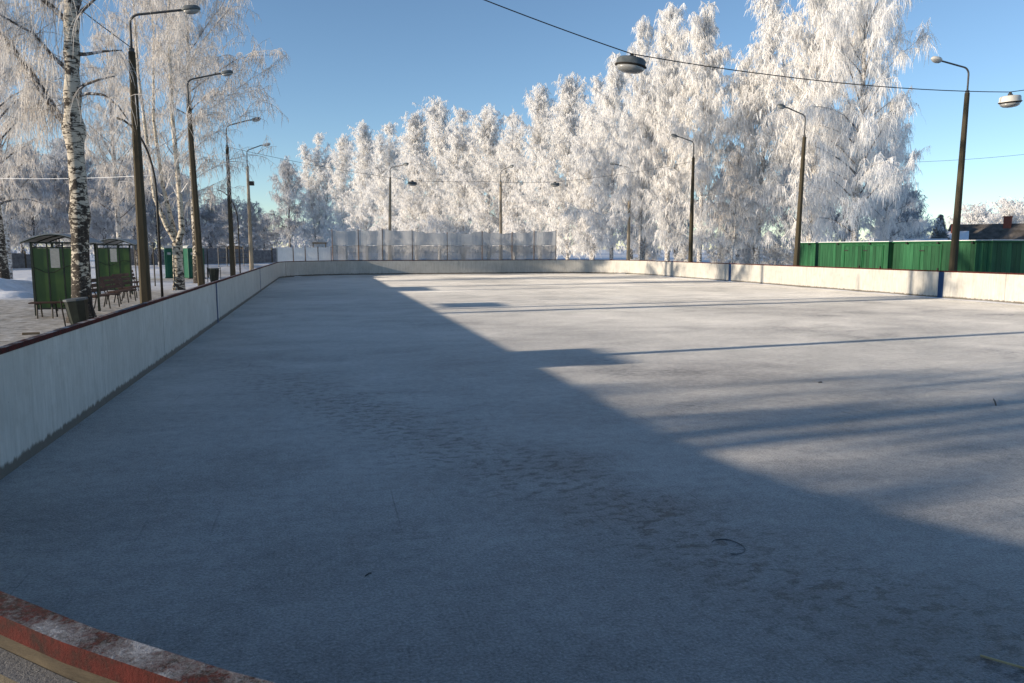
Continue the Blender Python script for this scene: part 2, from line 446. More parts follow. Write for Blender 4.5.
# ------------------------------------------------------------------ rink boards
boards = tag(empty("rink_boards", (X0, Y0+RC, 0)), "low white hockey boards with a red cap rail running round the whole ice rink", "rink boards")
def strip(run, o0, o1, z0, z1, name, m, gap=0.0, jit=0.0, sub=1):
    pts = []
    for i in range(len(run)-1):
        for k in range(sub):
            t = k/sub; pts.append(tuple(run[i][j]*(1-t)+run[i+1][j]*t for j in range(4)))
    pts.append(run[-1])
    if gap:
        a, c = pts[0], pts[1]; L = math.hypot(c[0]-a[0], c[1]-a[1]); pts[0] = tuple(a[j]+(c[j]-a[j])*gap/L for j in range(4))
        a, c = pts[-1], pts[-2]; L = math.hypot(c[0]-a[0], c[1]-a[1]); pts[-1] = tuple(a[j]+(c[j]-a[j])*gap/L for j in range(4))
    V = []; F = []
    for p in pts:
        for o_, z_ in ((o0+jit, z0), (o1+jit, z0), (o1+jit, z1), (o0+jit, z1)):
            V.append((p[0]+p[2]*o_-X0, p[1]+p[3]*o_-Y0-RC, z_))
    n = len(pts)
    for i in range(n-1):
        for k in range(4):
            a = i*4+k; c = i*4+(k+1) % 4; F.append((a, a+4, c+4, c))
    F.append((0,1,2,3)); F.append((n*4-1, n*4-2, n*4-3, n*4-4))
    mb = MB(); mb.add(V, F); return mb.build(name, m, boards)
random.seed(4)
for r in RUNS:
    # each run is a painted panel about 3.8 m long
    strip(r, 0, .035, -.06, 1.075, "board_panel", M['board_white'], .004, random.uniform(-.003,.003))
    strip(r, -.012, .060, 1.078, 1.128, "cap_rail", M['cap_frosted'], .002, random.uniform(-.002,.002), sub=1)
    strip(r, .037, .077, .45, .55, "backing_rail", M['weathered_wood'], .002)
    strip(r, .037, .054, .985, 1.074, "backing_rail", M['ledge_wood'], .002)
    strip(r, .056, .118, .995, 1.040, "ledge_plank", M['ledge_frosted'], .003)
    strip(r, .090, .126, .80, .992, "fascia_plank", M['ledge_wood'], .003)
    p = r[0]; q = MB()
    q.box(-.04, .04, -.04, .04, -.08, .93)
    o = q.build("post", M['weathered_wood'], boards); o.location = (p[0]+p[2]*.12-X0, p[1]+p[3]*.12-Y0-RC, 0); o.rotation_euler = (0,0,math.atan2(p[3],p[2]))
for (x, y, w) in ((X0, 21.8, .22), (X0, 37.3, .22), (X1, 25.3, .27), (X1, 41.6, .27)):
    q = MB(); s = 1 if x < 0 else -1
    q.box(-X0+x+s*.004, -X0+x+s*.0075, y-w/2-Y0-RC, y+w/2-Y0-RC, .0, 1.074)
    q.build("blue_stripe", M['blue_paint'], boards)
q = MB(); y = Y1
for xx_ in (0.2,):   # brownish butt joint in the far left corner
    a = R(160); cx, cy = X0+RC, Y1-RC
    q.box(-.02, .02, -.006, -.002, 0, 1.07)
    o = q.build("joint_strip", M['rust_post'], boards); o.location = (cx+RC*math.cos(a)-X0, cy+RC*math.sin(a)-Y0-RC, 0); o.rotation_euler = (0,0,a-R(90))
q = MB(); q.box(-X0+19.5-.03, -X0+19.5+.03, Y1-Y0-RC-.008, Y1-Y0-RC-.004, 0, 1.07) 

# small litter frozen on to the ice
def litter(name, P, r, m, label, cat):
    q = MB(); q.tube(P, r, 5); o = q.build(name, m); tag(o, label, cat); return o
litter("straw", [(3.10,2.80,.008),(3.17,2.70,.010),(3.30,2.55,.007)], .006, M['straw'], "yellow straw lying on the dark ice near the front right", "straw")
litter("twig", [(8.36,7.62,.01),(8.45,7.72,.03),(8.62,7.90,.02)], .009, M['black_paint'], "dark twig lying on the ice in the tree shade, right side", "twig")
litter("twig", [(.21,4.48,.004),(.235,4.505,.008),(.25,4.515,.004)], .0035, M['black_paint'], "tiny dark twig lying on the shaded ice, left of centre", "twig")
litter("twig", [(7.2,9.6,.006),(7.25,9.64,.012),(7.28,9.63,.006)], .007, M['black_paint'], "small dark crumb of twig at the edge of the tree shade on the ice", "twig")
q = MB(); q.tube([(2.62+.10*math.cos(R(a)), 4.35+.13*math.sin(R(a)), .002) for a in range(-120, 150, 15)], .0022, 4)  # curved scratch in the ice, added as a thin tube on top
tag(q.build("curved_scratch", M['grey_pipe']), "thin dark curved scratch on the shaded ice, modelled as a fine raised line", "wire")
q = MB(); q.box(-.17,.17,-.05,.05,0,.045)
o = q.build("wood_scrap", M['tan_board']); o.location = (-6.35,18.9,.09); o.rotation_euler = (.05,.02,.35); tag(o, "short scrap of brown wood lying on trodden snow behind the left boards", "wood scrap")

# ------------------------------------------------------------------ lamp posts
def lamp_head(parent, loc, d, up, m, size=1.0):
    """street luminaire: domed housing above a glass bowl, long axis along d"""
    Mx = Matrix(((d[0], -d[1], 0), (d[1], d[0], 0), (0, 0, 1))) @ Matrix.Rotation(-up, 3, 'Y')
    s = size
    h = MB(); prof = [(.02, .10), (.10, .105), (.20, .085), (.255, .03), (.265, -.015), (.25, -.035)]
    h.lathe(prof[::-1], 14, 1.0*s, .52*s, loc, Mx)
    hd = h.build("lamp_head", m, parent, True)
    gl = MB(); gl.lathe([(.04, -.135), (.13, -.125), (.20, -.09), (.235, -.036)], 14, 1.0*s, .50*s, loc, Mx)
    gl.build("glass_bowl", M['lamp_glass'], hd, True)
    return hd

def lamp_post(x, y, ztop, zarm, reach, ang, pm, hm, label, lean=0.0, leany=0.0):
    t = empty("lamp_post", (x, y, 0))
    tag(t, label, "street lamp", "lamp posts standing round the rink")
    dx, dy = math.cos(ang), math.sin(ang)
    q = MB(); V = []; F = []
    lv = [0, .5, 2.5, 5, ztop]
    for i, z_ in enumerate(lv):
        w = .15 - (.15-.085)*z_/ztop; c = w*.55
        for a, e in ((w,-c),(w,c),(c,w),(-c,w),(-w,c),(-w,-c),(-c,-w),(c,-w)):
            V.append((a+lean*z_, e+leany*z_, z_-.1 if i == 0 else z_))
    for i in range(len(lv)-1):
        for k in range(8):
            a = i*8+k; c_ = i*8+(k+1) % 8; F.append((a, c_, c_+8, a+8))
    F.append(tuple(range(32, 40)))
    q.add(V, F); q.build("pole", pm, t)
    lx, ly = lean*ztop, leany*ztop
    rise = zarm-ztop; bz = ztop + rise*.62
    P = [(lx, ly, ztop-.25), (lx, ly, ztop+rise*.35), (lx, ly, bz)]
    for k in range(1, 6):
        a = R(78)*k/5; rr = .28
        P.append((lx+dx*rr*(1-math.cos(a)), ly+dy*rr*(1-math.cos(a)), bz+rr*math.sin(a)))
    ex, ez = P[-1], zarm
    P.append((lx+dx*(reach-.2), ly+dy*(reach-.2), zarm-.01)); P.append((lx+dx*reach, ly+dy*reach, zarm+.02))
    q = MB(); q.tube(P, .035, 8); q.build("arm", M['grey_pipe'], t, True)
    q = MB(); q.tube([(lx,ly,ztop-.12),(lx,ly,ztop+.10)], .075, 8); q.build("collar", M['grey_pipe'], t, True)
    slope = math.atan2(zarm-P[7][2], reach-.3)
    lamp_head(t, (lx+dx*(reach+.20), ly+dy*(reach+.20), zarm+.06), (dx, dy), slope*.8, hm)
    return t
lamp_post(-5.0, 24.0, 7.53, 8.75, 1.42, R(0), M['dark_shaded_wood_pole'], M['lamp_housing'], "nearest left lamp post, dark pole beside the big knotty birch and the green shelter", .003)
lamp_post(-5.05, 35.2, 8.0, 9.42, 1.40, R(0), M['dark_shaded_wood_pole'], M['lamp_housing'], "dark leaning lamp post by a birch trunk just left of the small green bin", -.020)
lamp_post(-4.95, 46.6, 7.8, 9.35, 1.45, R(0), M['dark_shaded_wood_pole'], M['lamp_housing'], "slim lamp post behind left boards right of the small bin, thin cable at its top")
l4 = lamp_post(-4.85, 58, 7.85, 9.42, 1.2, R(0), M['concrete_pole'], M['lamp_housing_white'], "farthest left lamp post, with a small floodlight fixed halfway up")
q = MB(); q.box(.10,.42,-.16,.10,6.55,6.85); q.tube([(.05,0,6.7),(.14,0,6.7)], .03, 6); q.build("floodlight", M['dark_metal'], l4, bevel=.03)
lamp_post(25.6, 25.9, 8.29, 9.45, 1.40, R(180), M['dark_shaded_wood_pole'], M['lamp_housing_white'], "rightmost lamp post, dark pole rising in front of the green shed", .012)
lamp_post(25.6, 36.6, 8.04, 9.55, 1.30, R(180), M['dark_shaded_wood_pole'], M['lamp_housing'], "dark lamp post at the far end of the green sheds, leaning slightly", .02)
lamp_post(25.6, 48.9, 8.34, 9.75, 1.30, R(180), M['dark_shaded_wood_pole'], M['lamp_housing'], "dark lamp post in front of the tall frosted birches, second beyond the sheds")
lamp_post(25.6, 60.1, 7.79, 9.05, 1.40, R(180), M['concrete_pole'], M['lamp_housing_white'], "sunlit tan concrete lamp post behind the far right corner of the boards")
lamp_post(5.55, 62.6, 7.65, 8.70, 1.35, R(-40), M['concrete_pole'], M['lamp_housing'], "lamp post behind the net, left one of the two at the far end", .025)
lamp_post(14.98, 62.6, 7.6, 8.75, 1.1, R(-60), M['concrete_pole'], M['lamp_housing'], "lamp post behind the net, right one of the two at the far end")
lamp_post(-5.0, 12.25, 7.7, 8.85, 1.42, R(0), M['dark_shaded_wood_pole'], M['lamp_housing'], "lamp post standing beside the left boards level with the near bus shelter")
lamp_post(25.6, 13.9, 7.9, 9.1, 1.42, R(180), M['dark_shaded_wood_pole'], M['lamp_housing'], "lamp post behind the right boards that carries the near lamp cable")

# curved steel poles
def hook_pole(x, y, h, reach, sgn, label, r=.05):
    P = [(x,y,0),(x,y,h*.55)]
    for k in range(9):
        a = R(90)*k/8*.95; P.append((x+sgn*reach*(1-math.cos(a)), y, h*.62+(h*.38)*math.sin(a)))
    q = MB(); q.tube([(p[0]-x,p[1]-y,p[2]) for p in P], [r]*2+[r*.8]*9, 8)
    o = q.build("curved_pole", M['black_paint'], None, True); o.location = (x,y,0); tag(o, label, "pole"); return o
hook_pole(-5.15, 27.2, 6.2, 1.15, -1, "thin black pole curving over at the top, between the first lamp post and forked birch", .042)
hook_pole(-5.9, 60.5, 6.4, 1.5, -1, "thin curved-top pole between the two farthest left lamp posts", .05)

# cables with hanging lamps
def sag(P, n=10):
    out = []
    for i in range(len(P)-1):
        a, c = Vector(P[i]), Vector(P[i+1]); L = (c-a).length
        for k in range(n):
            t = k/n; p = a.lerp(c, t); p.z -= .012*L*4*t*(1-t)*min(1, L/6); out.append(tuple(p))
    out.append(tuple(P[-1])); return out
def cable(P, r, m, label, name="lamp_cable", cat="cable"):
    q = MB(); q.tube(sag(P), r, 6); o = q.build(name, m, None, True); tag(o, label, cat); return o
cable([(-5.0,12.25,7.9),(2.67,12.6,6.08),(5.45,12.8,5.42),(8.45,13.0,5.26),(14.4,13.4,5.33),(25.6,13.9,7.6)], .009, M['cable'], "black cable crossing the sky above the ice, carrying two big hanging lamps")
cable([(-4.92,46.6,7.8),(4.19,46.5,6.3),(5.6,46.5,6.13),(10.06,46.5,6.17),(14.7,46.5,6.25),(25.6,48.9,8.1)], .011, M['cable'], "distant thin cable above the far end of the ice, carrying two small lamps")
cable([(-4.92,24,7.6),(-7.6,18.5,9.4),(-13,10,11.2)], .012, M['cable'], "dark wire running from the first left lamp post up through the birch")
cable([(-6,33,4.95),(-18,42,5.5),(-34,52,7)], .010, M['frosted_wire'], "white frosted wire stretched low behind the knotty birch", "frosted_wire", "wire")
cable([(40,59.5,9.2),(48.5,57.2,9.55),(59.5,53.5,10.15),(80,50,11.3)], .014, M['cable'], "faint wire in the sky right of the tallest birch", "wire", "wire")

def hanging_lamp(x, y, z, s, rz, tilt, m, label):
    t = empty("hanging_lamp", (x, y, z), rz); tag(t, label, "hanging lamp", "lamps hanging on cables over the ice")
    Mx = Matrix.Rotation(tilt, 3, 'Y') @ Matrix.Diagonal((1.08,1.3,.80))
    q = MB(); q.lathe([(.245,-.20),(.262,-.185),(.262,-.17),(.245,-.15),(.243,-.06),(.215,-.025),(.12,-.01),(.04,-.005)], 24, s, .62*s, (0,0,0), Mx)
    h = q.build("housing", m, t, True)
    q = MB(); q.lathe([(.235,-.215),(.255,-.20),(.268,-.19),(.268,-.176)], 24, s, .62*s, (0,0,0), Mx); q.build("rim", M['dark_metal'], h, True)
    q = MB(); q.lathe([(.06,-.325),(.15,-.31),(.21,-.275),(.238,-.216)], 24, s, .62*s, (0,0,0), Mx); q.build("glass_bowl", M['lamp_glass'], h, True)
    q = MB(); q.box(-.07*s,.07*s,-.03,.03,-.02,.03); q.box(-.03*s,.03*s,-.02,.02,.03,.07); q.build("hook", M['dark_metal'], t, bevel=.01)
    return t
hanging_lamp(5.45, 12.8, 5.36, 1.0, R(-5), R(7), M['lamp_housing'], "big dark grey lamp hanging on the cable in front of the frosted birches")
hanging_lamp(14.42, 13.4, 5.27, 1.0, R(25), R(-7), M['lamp_housing_white'], "cream lamp hanging on the cable near the right edge, sunlit")
hanging_lamp(5.6, 46.5, 6.08, 1.05, 0, R(3), M['lamp_housing'], "small distant lamp hanging over the ice, left one of the far pair")
hanging_lamp(14.7, 46.5, 6.2, 1.05, 0, R(-3), M['lamp_housing'], "small distant lamp hanging over the ice, right one of the far pair")

# ------------------------------------------------------------------ net fence and pale fence at the far end
netf = tag(empty("net_fence", (0.99, 61.0, 0)), "tall grey protective net on posts behind the far boards", "net fence")
PX = [0.99,2.99,4.87,7.25,10.1,13.01,15.56,17.46,19.39]
ZT = [3.48,3.50,3.55,3.50,3.28,3.42,3.36,3.50,3.55]
random.seed(9)
for i, (x, zt) in enumerate(zip(PX, ZT)):
    q = MB(); q.tube([(x-.99,0,0),(x-.99,0,zt+.06)], .04, 8); q.build("post", M['rust_post'], netf)
for i in range(8):
    xa, xb = PX[i]-.99+.02, PX[i+1]-.99-.02; n = 10
    za = 2.35
    def sheet(zlo, zhi_a, zhi_b, ragged, name, m, yoff):
        V = []; F = []
        for k in range(n+1):
            t = k/n; x = xa+(xb-xa)*t
            zt_ = zhi_a+(zhi_b-zhi_a)*t - (.10*math.sin(math.pi*t)) + (random.uniform(-.07,.07) if ragged else 0)
            y = yoff + .03*math.sin(t*9+i)
            V += [(x,y,zlo),(x,y+.012*math.cos(t*7),zt_)]
        for k in range(n): F.append((2*k, 2*k+2, 2*k+3, 2*k+1))
        q = MB(); q.add(V, F); q.build(name, m, netf)
    sheet(za-.05, ZT[i], ZT[i+1], i in (3,4,5,6), "upper_net", M['net_dense'], -.05)
    sheet(1.0, za, za, False, "lower_net", M['net_open'], -.03)
    q = MB(); q.tube([(xa,.01,za),(xb,.01,za)], .022, 6); q.tube([(xa,.01,1.75),(xb,.01,1.7)], .012, 6); q.build("rail", M['rust_post'], netf)

pf = tag(empty("panel_fence", (-3.3, 63, 0)), "pale fence of four flat white panels beside the net at the far left corner", "fence")
xs_ = [0, 1.24, 2.17, 3.17, 4.2]
for i in range(4):
    q = MB(); q.box(xs_[i]+.04, xs_[i+1]-.04, -.01, .03, .1, 2.13 - (.04 if i == 1 else 0)); q.build("panel", M['pale_panel'], pf)
for x in xs_:
    q = MB(); q.tube([(x,0,0),(x,0,2.2)], .035, 6); q.build("post", M['rust_post'] if x else M['toilet_grey'], pf)
o = tag(empty("notice_frame", (0.0, 66, 0)), "small brown wooden frame peeping over the pale fence", "frame")
q = MB(); q.box(-.55,-.47,-.04,.04,0,2.55); q.box(.47,.55,-.04,.04,0,2.55); q.build("post", M['tan_board'], o)
q = MB(); q.box(-.6,.6,-.05,.05,2.44,2.56); q.box(-.47,.47,-.02,.02,2.05,2.15); q.build("crossbar", M['tan_board'], o)

# ------------------------------------------------------------------ green sheds behind the right boards
def shed(ylo, yhi, depth, doors, label):
    L = yhi-ylo; H = 2.33
    t = tag(empty("green_shed", (27.0, ylo, 0)), label, "shed", "green plank sheds behind the right boards")
    q = MB(); q.box(.05, depth-.03, .05, L-.05, .0, H-.04); q.build("body", M['shed_green_frame'], t)
    random.seed(int(ylo*10))
    def planks(n, length, axis, off):
        w = length/n
        for k in range(n):
            a = k*w+.006; c = (k+1)*w-.006; d = random.uniform(.0, .018); z0 = random.uniform(.04,.07)
            q = MB()
            if axis == 'y': q.box(.012-d*.6, .048, a, c, z0, H-.07)
            else: q.box(a, c, .012-d*.6, .048, z0, H-.07)
            q.build("plank", M['shed_green'], t)
    planks(int(round(L/.215)), L, 'y', 0); planks(7, depth, 'x', 0)
    q = MB(); q.box(-.05, depth+.04, -.05, L+.05, H-.04, H+.02); q.build("roof", M['shed_green_frame'], t)
    q = MB(); q.box(-.03, depth+.02, -.03, L+.03, H+.022, H+.055); q.build("snow_layer", M['snow_cap'], t, bevel=.02)
    for (a, c) in doors:
        d = MB()
        for (y0, y1, z0, z1) in ((a,a+.06,.05,H-.12),(c-.06,c,.05,H-.12),(a+.062,c-.062,H-.18,H-.12),(a+.062,c-.062,.06,.12)):
            d.box(-.028, -.003, y0, y1, z0, z1)
        dr = d.build("door_frame", M['shed_green_frame'], t)
        q = MB(); q.box(-.06,-.03, a+.12, a+.18, .95, 1.15); q.build("handle", M['dark_metal'], dr)
        for z_ in (.5, 1.9):
            q = MB(); q.box(-.04,-.029, c-.30, c-.02, z_, z_+.05); q.build("hinge", M['dark_metal'], dr)
    for k in range(3):
        y = L*(k+.5)/3
        q = MB(); q.box(-.12,-.052, y-.05, y+.05, H-.10, H-.01); q.build("eave_bracket", M['dark_metal'], t)
shed(25.37, 30.93, 1.78, [(2.6,3.9)], "green plank shed nearest, behind the rightmost lamp post, snow along its roof")
shed(31.26, 38.60, 1.8, [(.3,1.75),(1.8,3.2)], "long green plank shed between two lamp posts, second from the right")

# ------------------------------------------------------------------ shelters
def shelter(x, y, label, w=1.2, L=1.75, notice=True):
    t = tag(empty("bus_shelter", (x, y, .04)), label, "shelter", "open green shelters beside the rink")
    H = 2.12
    for (px_, py_) in ((0,0),(w,0),(0,L),(w,L)):
        q = MB(); q.box(px_-.03, px_+.03, py_-.03, py_+.03, 0, H); q.build("post", M['green_frame'], t)
    for px_ in (w/3, 2*w/3):
        q = MB(); q.box(px_-.018, px_+.018, -.018, .018, .27, H); q.build("mullion", M['green_frame'], t)
    for k in range(3):
        a = w*k/3+(.032 if k == 0 else .02); c = w*(k+1)/3-(.032 if k == 2 else .02)
        q = MB(); q.box(a, c, -.004, .004, .27, H-.14); q.build("pane", M['green_pane'], t)
    q = MB()
    q.box(.03, w-.03, -.022, .022, .22, .268); q.box(.03, w-.03, -.022, .022, H-.138, H-.10); q.box(-.03, w+.03, -.031, .031, H, H+.04)
    q.box(-.031, .031, .031, L-.031, H, H+.04); q.box(w-.031, w+.031, .031, L-.031, H, H+.04); q.box(-.03, w+.03, L-.03, L+.03, H, H+.04)
    q.box(-.02, .02, .03, L-.03, .85, .89); q.build("rail", M['green_frame'], t)
    q = MB(); q.tube([(.03+(w-.06)*k/12, -.03, 1.38+.10*math.sin(k/12*math.pi*2-.6)*(-1)) for k in range(13)], .012, 6); q.build("curved_bar", M['green_frame'], t)
    if notice:
        q = MB(); q.box(w/3+.07, 2*w/3-.09, -.012, -.006, 1.42, 1.98); q.build("notice", M['paper'], t)
    # arched roof with rime
    n = 10; V = []; F = []; ov = .22
    for s_ in (0, 1):
        for k in range(n+1):
            u = k/n; xx = -ov+(w+2*ov)*u; zz = H+.045+.24*math.sin(math.pi*u)
            for yy in (-.2, L+.12): V.append((xx, yy, zz-(.03 if s_ else 0)))
    m_ = 2*(n+1)
    for k in range(n):
        F.append((2*k, 2*k+2, 2*k+3, 2*k+1)); F.append((m_+2*k+1, m_+2*k+3, m_+2*k+2, m_+2*k))
        F.append((2*k, m_+2*k, m_+2*k+2, 2*k+2)); F.append((2*k+1, 2*k+3, m_+2*k+3, m_+2*k+1))
    F.append((0,1,m_+1,m_)); F.append((2*n+1,2*n,m_+2*n,m_+2*n+1))
    q = MB(); q.add(V, F); r = q.build("roof", M['shelter_roof'], t)
    q = MB()
    for yy in (-.205, L/2, L+.085):
        q.tube([(-ov+(w+2*ov)*k/n, yy+.02, H+.0+.24*math.sin(math.pi*k/n)) for k in range(n+1)], .022, 6)
    q.build("roof_frame", M['green_frame'], r)["kind"] = "stuff"
    # plank seat at the back of the shelter
    return t
shelter(-8.0, 24.35, "nearest green shelter, three green panes and a paper notice, by the knotty birch")
shelter(-9.05, 35.0, "farther green shelter seen between the knotty birch and the first lamp post", 1.25, 3.4)
shelter(-9.1, 11.0, "green shelter beside the left boards close to the camera end")

def park_bench(x, y, rz, L, label, slats=4, back=True):
    t = tag(empty("park_bench", (x, y, .05), rz), label, "bench", "slatted benches by the left boards")
    for k in range(3):
        q = MB(); q.box(-L/2, L/2, -.20+k*.14, -.08+k*.14, .43, .465); q.build("seat_slat", M['bench_slat'], t)
    if back:
        for k in range(3):
            c = (0, .27+k*.04, .60+k*.16); q = MB(); q.obox(c, L, .03, .12, Matrix.Rotation(R(-14), 3, 'X')); q.build("back_slat", M['bench_slat'], t)
    for sx_ in (-L/2+.2, 0, L/2-.2):
        q = MB(); q.tube([(sx_,-.2,0),(sx_,-.16,.42)], .022, 6); q.tube([(sx_,.30,0),(sx_,.2,.42)]+([(sx_,.29,.6),(sx_,.385,.98)] if back else []), .022, 6)
        q.tube([(sx_,-.2,.415),(sx_,.2,.415)], .02, 6); q.build("leg", M['black_paint'], t)
    return t
park_bench(-7.35, 23.75, R(4), 1.15, "small backless bench in front of the nearest shelter's green wall", back=False)
park_bench(-6.95, 27.2, R(82), 1.9, "brown slatted bench just behind the knotty birch", )
park_bench(-7.0, 29.9, R(84), 1.9, "middle brown slatted bench, left of the first lamp post")
park_bench(-7.3, 32.6, R(86), 1.9, "brown slatted bench nearest the farther shelter")
park_bench(-8.3, 37.6, R(80), 1.7, "small dark bench under the farther shelter roof")

def bin_(x, y, s, label, tilt=0.0):
    t = tag(empty("litter_bin", (x, y, .05)), label, "bin", "dark litter bins behind the left boards"); t.rotation_euler = (0, tilt, .3)
    h = .72*s
    q = MB(); q.lathe([(.19*s,0),(.22*s,h*.3),(.27*s,h),(.255*s,h),(.20*s,.1)], 8); q.build("bucket", M['bin_skin'], t)
    q = MB(); q.lathe([(.275*s,h-.05),(.285*s,h-.04),(.285*s,h+.005),(.25*s,h+.006)], 8); q.build("rim", M['lamp_housing'], t)
    q = MB(); q.tube([(-.32*s,0,.0),(-.32*s,0,h*1.05)], .02, 6); q.tube([(.32*s,0,.0),(.32*s,0,h*1.05)], .02, 6); q.tube([(-.32*s,0,h*.8),(.32*s,0,h*.8)], .015, 6)
    q.build("stand", M['black_paint'], t)
bin_(-5.9, 20.9, 1.0, "dark litter bin at the foot of the knotty birch", R(-6))
bin_(-6.1, 47.5, 1.15, "small dark green bin between second and third left lamp posts")

def sign_pole(x, y, h, label, plate=None):
    t = tag(empty("thin_post", (x, y, 0)), label, "post")
    q = MB(); q.tube([(0,0,0),(0,0,h)], .035, 6); q.build("pole", M['black_paint'], t)
    if plate:
        q = MB(); q.box(-plate, plate, -.02, .02, h-.25, h-.02); q.build("plate", M['lamp_housing'], t)
    return t
sign_pole(-9.35, 43.0, 2.2, "thin dark post right behind the first lamp post", .1)
sign_pole(-8.3, 42.2, 2.35, "thin dark post with small top, left of the green portable toilets", .12)
sign_pole(-7.3, 54.0, 2.0, "thin post rising behind the small dark green bin")

# ------------------------------------------------------------------ portable toilets
def toilet(x, y, rz, label, side):
    t = tag(empty("portable_toilet", (x, y, .03), rz), label, "portable toilet", "green portable toilets")
    w, d, H = 1.05, 1.05, 2.02
    q = MB(); q.box(-w/2, w/2, -d/2, d/2, .08, H); q.build("cabin", M['toilet_green'], t, bevel=.03)
    q = MB(); q.box(-w/2-.04, w/2+.04, -d/2-.04, d/2+.04, 0, .10); q.build("base", M['dark_metal'], t)
    q = MB(); q.lathe([(.80,H+.002),(.80,H+.05),(.66,H+.16),(.30,H+.22),(.05,H+.23)], 4, 1, 1, (0,0,0), Matrix.Rotation(R(45),3,'Z')); q.build("roof", M['toilet_grey'], t)
    q = MB(); q.box(-w/2+.12, w/2-.12, -d/2-.02, -d/2-.003, .15, H-.12); dr = q.build("door", M['toilet_green'], t, bevel=.01)
    for k in range(4):
        q = MB(); a = .28+k*.36
        q.tube([(-w/2+.2,-d/2-.03,a),(0,-d/2-.03,a+.28),(w/2-.2,-d/2-.03,a)], .018, 5); q.build("door_rib", M['toilet_green'], dr)
    q = MB(); q.box(w/2-.22, w/2-.15, -d/2-.05, -d/2-.022, .95, 1.15); q.build("handle", M['toilet_grey'], dr)
    q = MB(); q.box(-w/2+.18,-w/2+.38,-d/2-.028,-d/2-.0215,1.6,1.75); q.build("sticker", M['toilet_grey'], dr)
toilet(-9.35, 53.6, R(10), "green portable toilet on the left, partly behind the forked birch trunk", 0)
toilet(-8.05, 53.1, R(28), "green portable toilet on the right of the pair, grey roof", 1)

# ------------------------------------------------------------------ far background, left: playground frame, kiosk, dark fence, houses
cf = tag(empty("climbing_frame", (-9.3, 76, 0)), "frosted playground climbing frame of crossing bars behind the small bin", "climbing frame")
for k in range(5):
    q = MB(); q.tube([(k*.75,0,0),(k*.75,0,2.6-abs(k-2)*.25)], .04, 5); q.build("upright", M['grey_pipe'], cf)
for k in range(4):
    q = MB(); q.tube([(0,0,.7+k*.5),(3.0,0,.7+k*.5)], .04, 5); q.build("bar", M['grey_pipe'], cf)
kk = tag(empty("kiosk", (-12.4, 112, 0)), "small tan wooden kiosk beyond the snow field, left of the far lamp post", "kiosk")
q = MB(); q.box(0,2.2,0,2,0,2.6); q.build("wall", M['tan_board'], kk)
q = MB(); q.box(-.2,2.4,-.2,2.2,2.6,2.8); q.build("roof", M['snow_cap'], kk)
q = MB(); q.box(.5,1.3,-.02,-.003,1.1,2.2); q.build("window", M['dark_metal'], kk)
q = MB(); q.box(1.5,2.05,-.02,-.003,.1,2.2); q.build("door", M['rust_post'], kk)

kk.scale = (.62, .62, .95)
def dark_fence(a, c, h, label):
    a, c = Vector(a), Vector(c); L = (c-a).length
    t = tag(empty("board_fence", (a.x, a.y, 0), math.atan2(c.y-a.y, c.x-a.x)), label, "fence")
    n = max(3, int(L/3)); w = L/n
    for k in range(n):
        q = MB(); q.box(k*w+.08, (k+1)*w-.08, -.03, .03, .05, h*(1-.06*((k*7) % 3))); q.build("fence_panel", M['dark_hedge'], t)
        q = MB(); q.box(k*w-.06, k*w+.06, -.06, .06, 0, h+.1); q.build("post", M['weathered_wood'], t)
dark_fence((-22, 96), (-1, 110), 2.1, "long dark low fence across the snow field behind the lamp posts")
dark_fence((-38, 72), (-24, 88), 1.7, "dark low fence far left behind the shelters")

def house(x, y, rz, L, D, H, RH, label, wall, roof, chim=(), cat="house", axis_windows=3):
    t = tag(empty("house", (x, y, 0), rz), label, cat)
    q = MB(); q.add([(0,0,0),(L,0,0),(L,D,0),(0,D,0),(0,0,H),(L,0,H),(L,D,H),(0,D,H),(0,D/2,H+RH-.1),(L,D/2,H+RH-.1)],
        [(0,1,5,4),(2,3,7,6),(1,2,6,9,5),(3,0,4,8,7)]); q.build("wall", wall, t)
    o_ = .4; s = RH/(D/2)
    V = []
    for x_ in (-o_, L+o_):
        V += [(x_, -o_, H-s*o_), (x_, D/2, H+RH), (x_, D+o_, H-s*o_), (x_, D+o_, H-s*o_+.15), (x_, D/2, H+RH+.15), (x_, -o_, H-s*o_+.15)]
    F = [(0,6,7,1),(1,7,8,2),(2,8,9,3),(3,9,10,4),(4,10,11,5),(5,11,6,0),(0,1,4,5),(1,2,3,4),(7,6,11,10),(8,7,10,9)]
    q = MB(); q.add(V, F); r = q.build("roof", roof, t)
    for cx, cy in chim:
        q = MB(); q.box(cx-.45, cx+.45, cy-.4, cy+.4, H+RH*.4, H+RH+1.1); c_ = q.build("chimney", M['chimney_brick'], r)
        q = MB(); q.box(cx-.52, cx+.52, cy-.47, cy+.47, H+RH+.95, H+RH+1.12); q.build("chimney_cap", M['chimney_brick'], c_)
    for k in range(axis_windows):
        a = L*(k+.5)/axis_windows
        q = MB(); q.box(a-.55, a+.55, -.06, -.005, 1.1, 2.4); f_ = q.build("window", M['white_wall'], t)
        q = MB(); q.box(a-.45, a+.45, -.075, -.0605, 1.2, 2.3); q.build("pane", M['dark_metal'], f_)
    return t
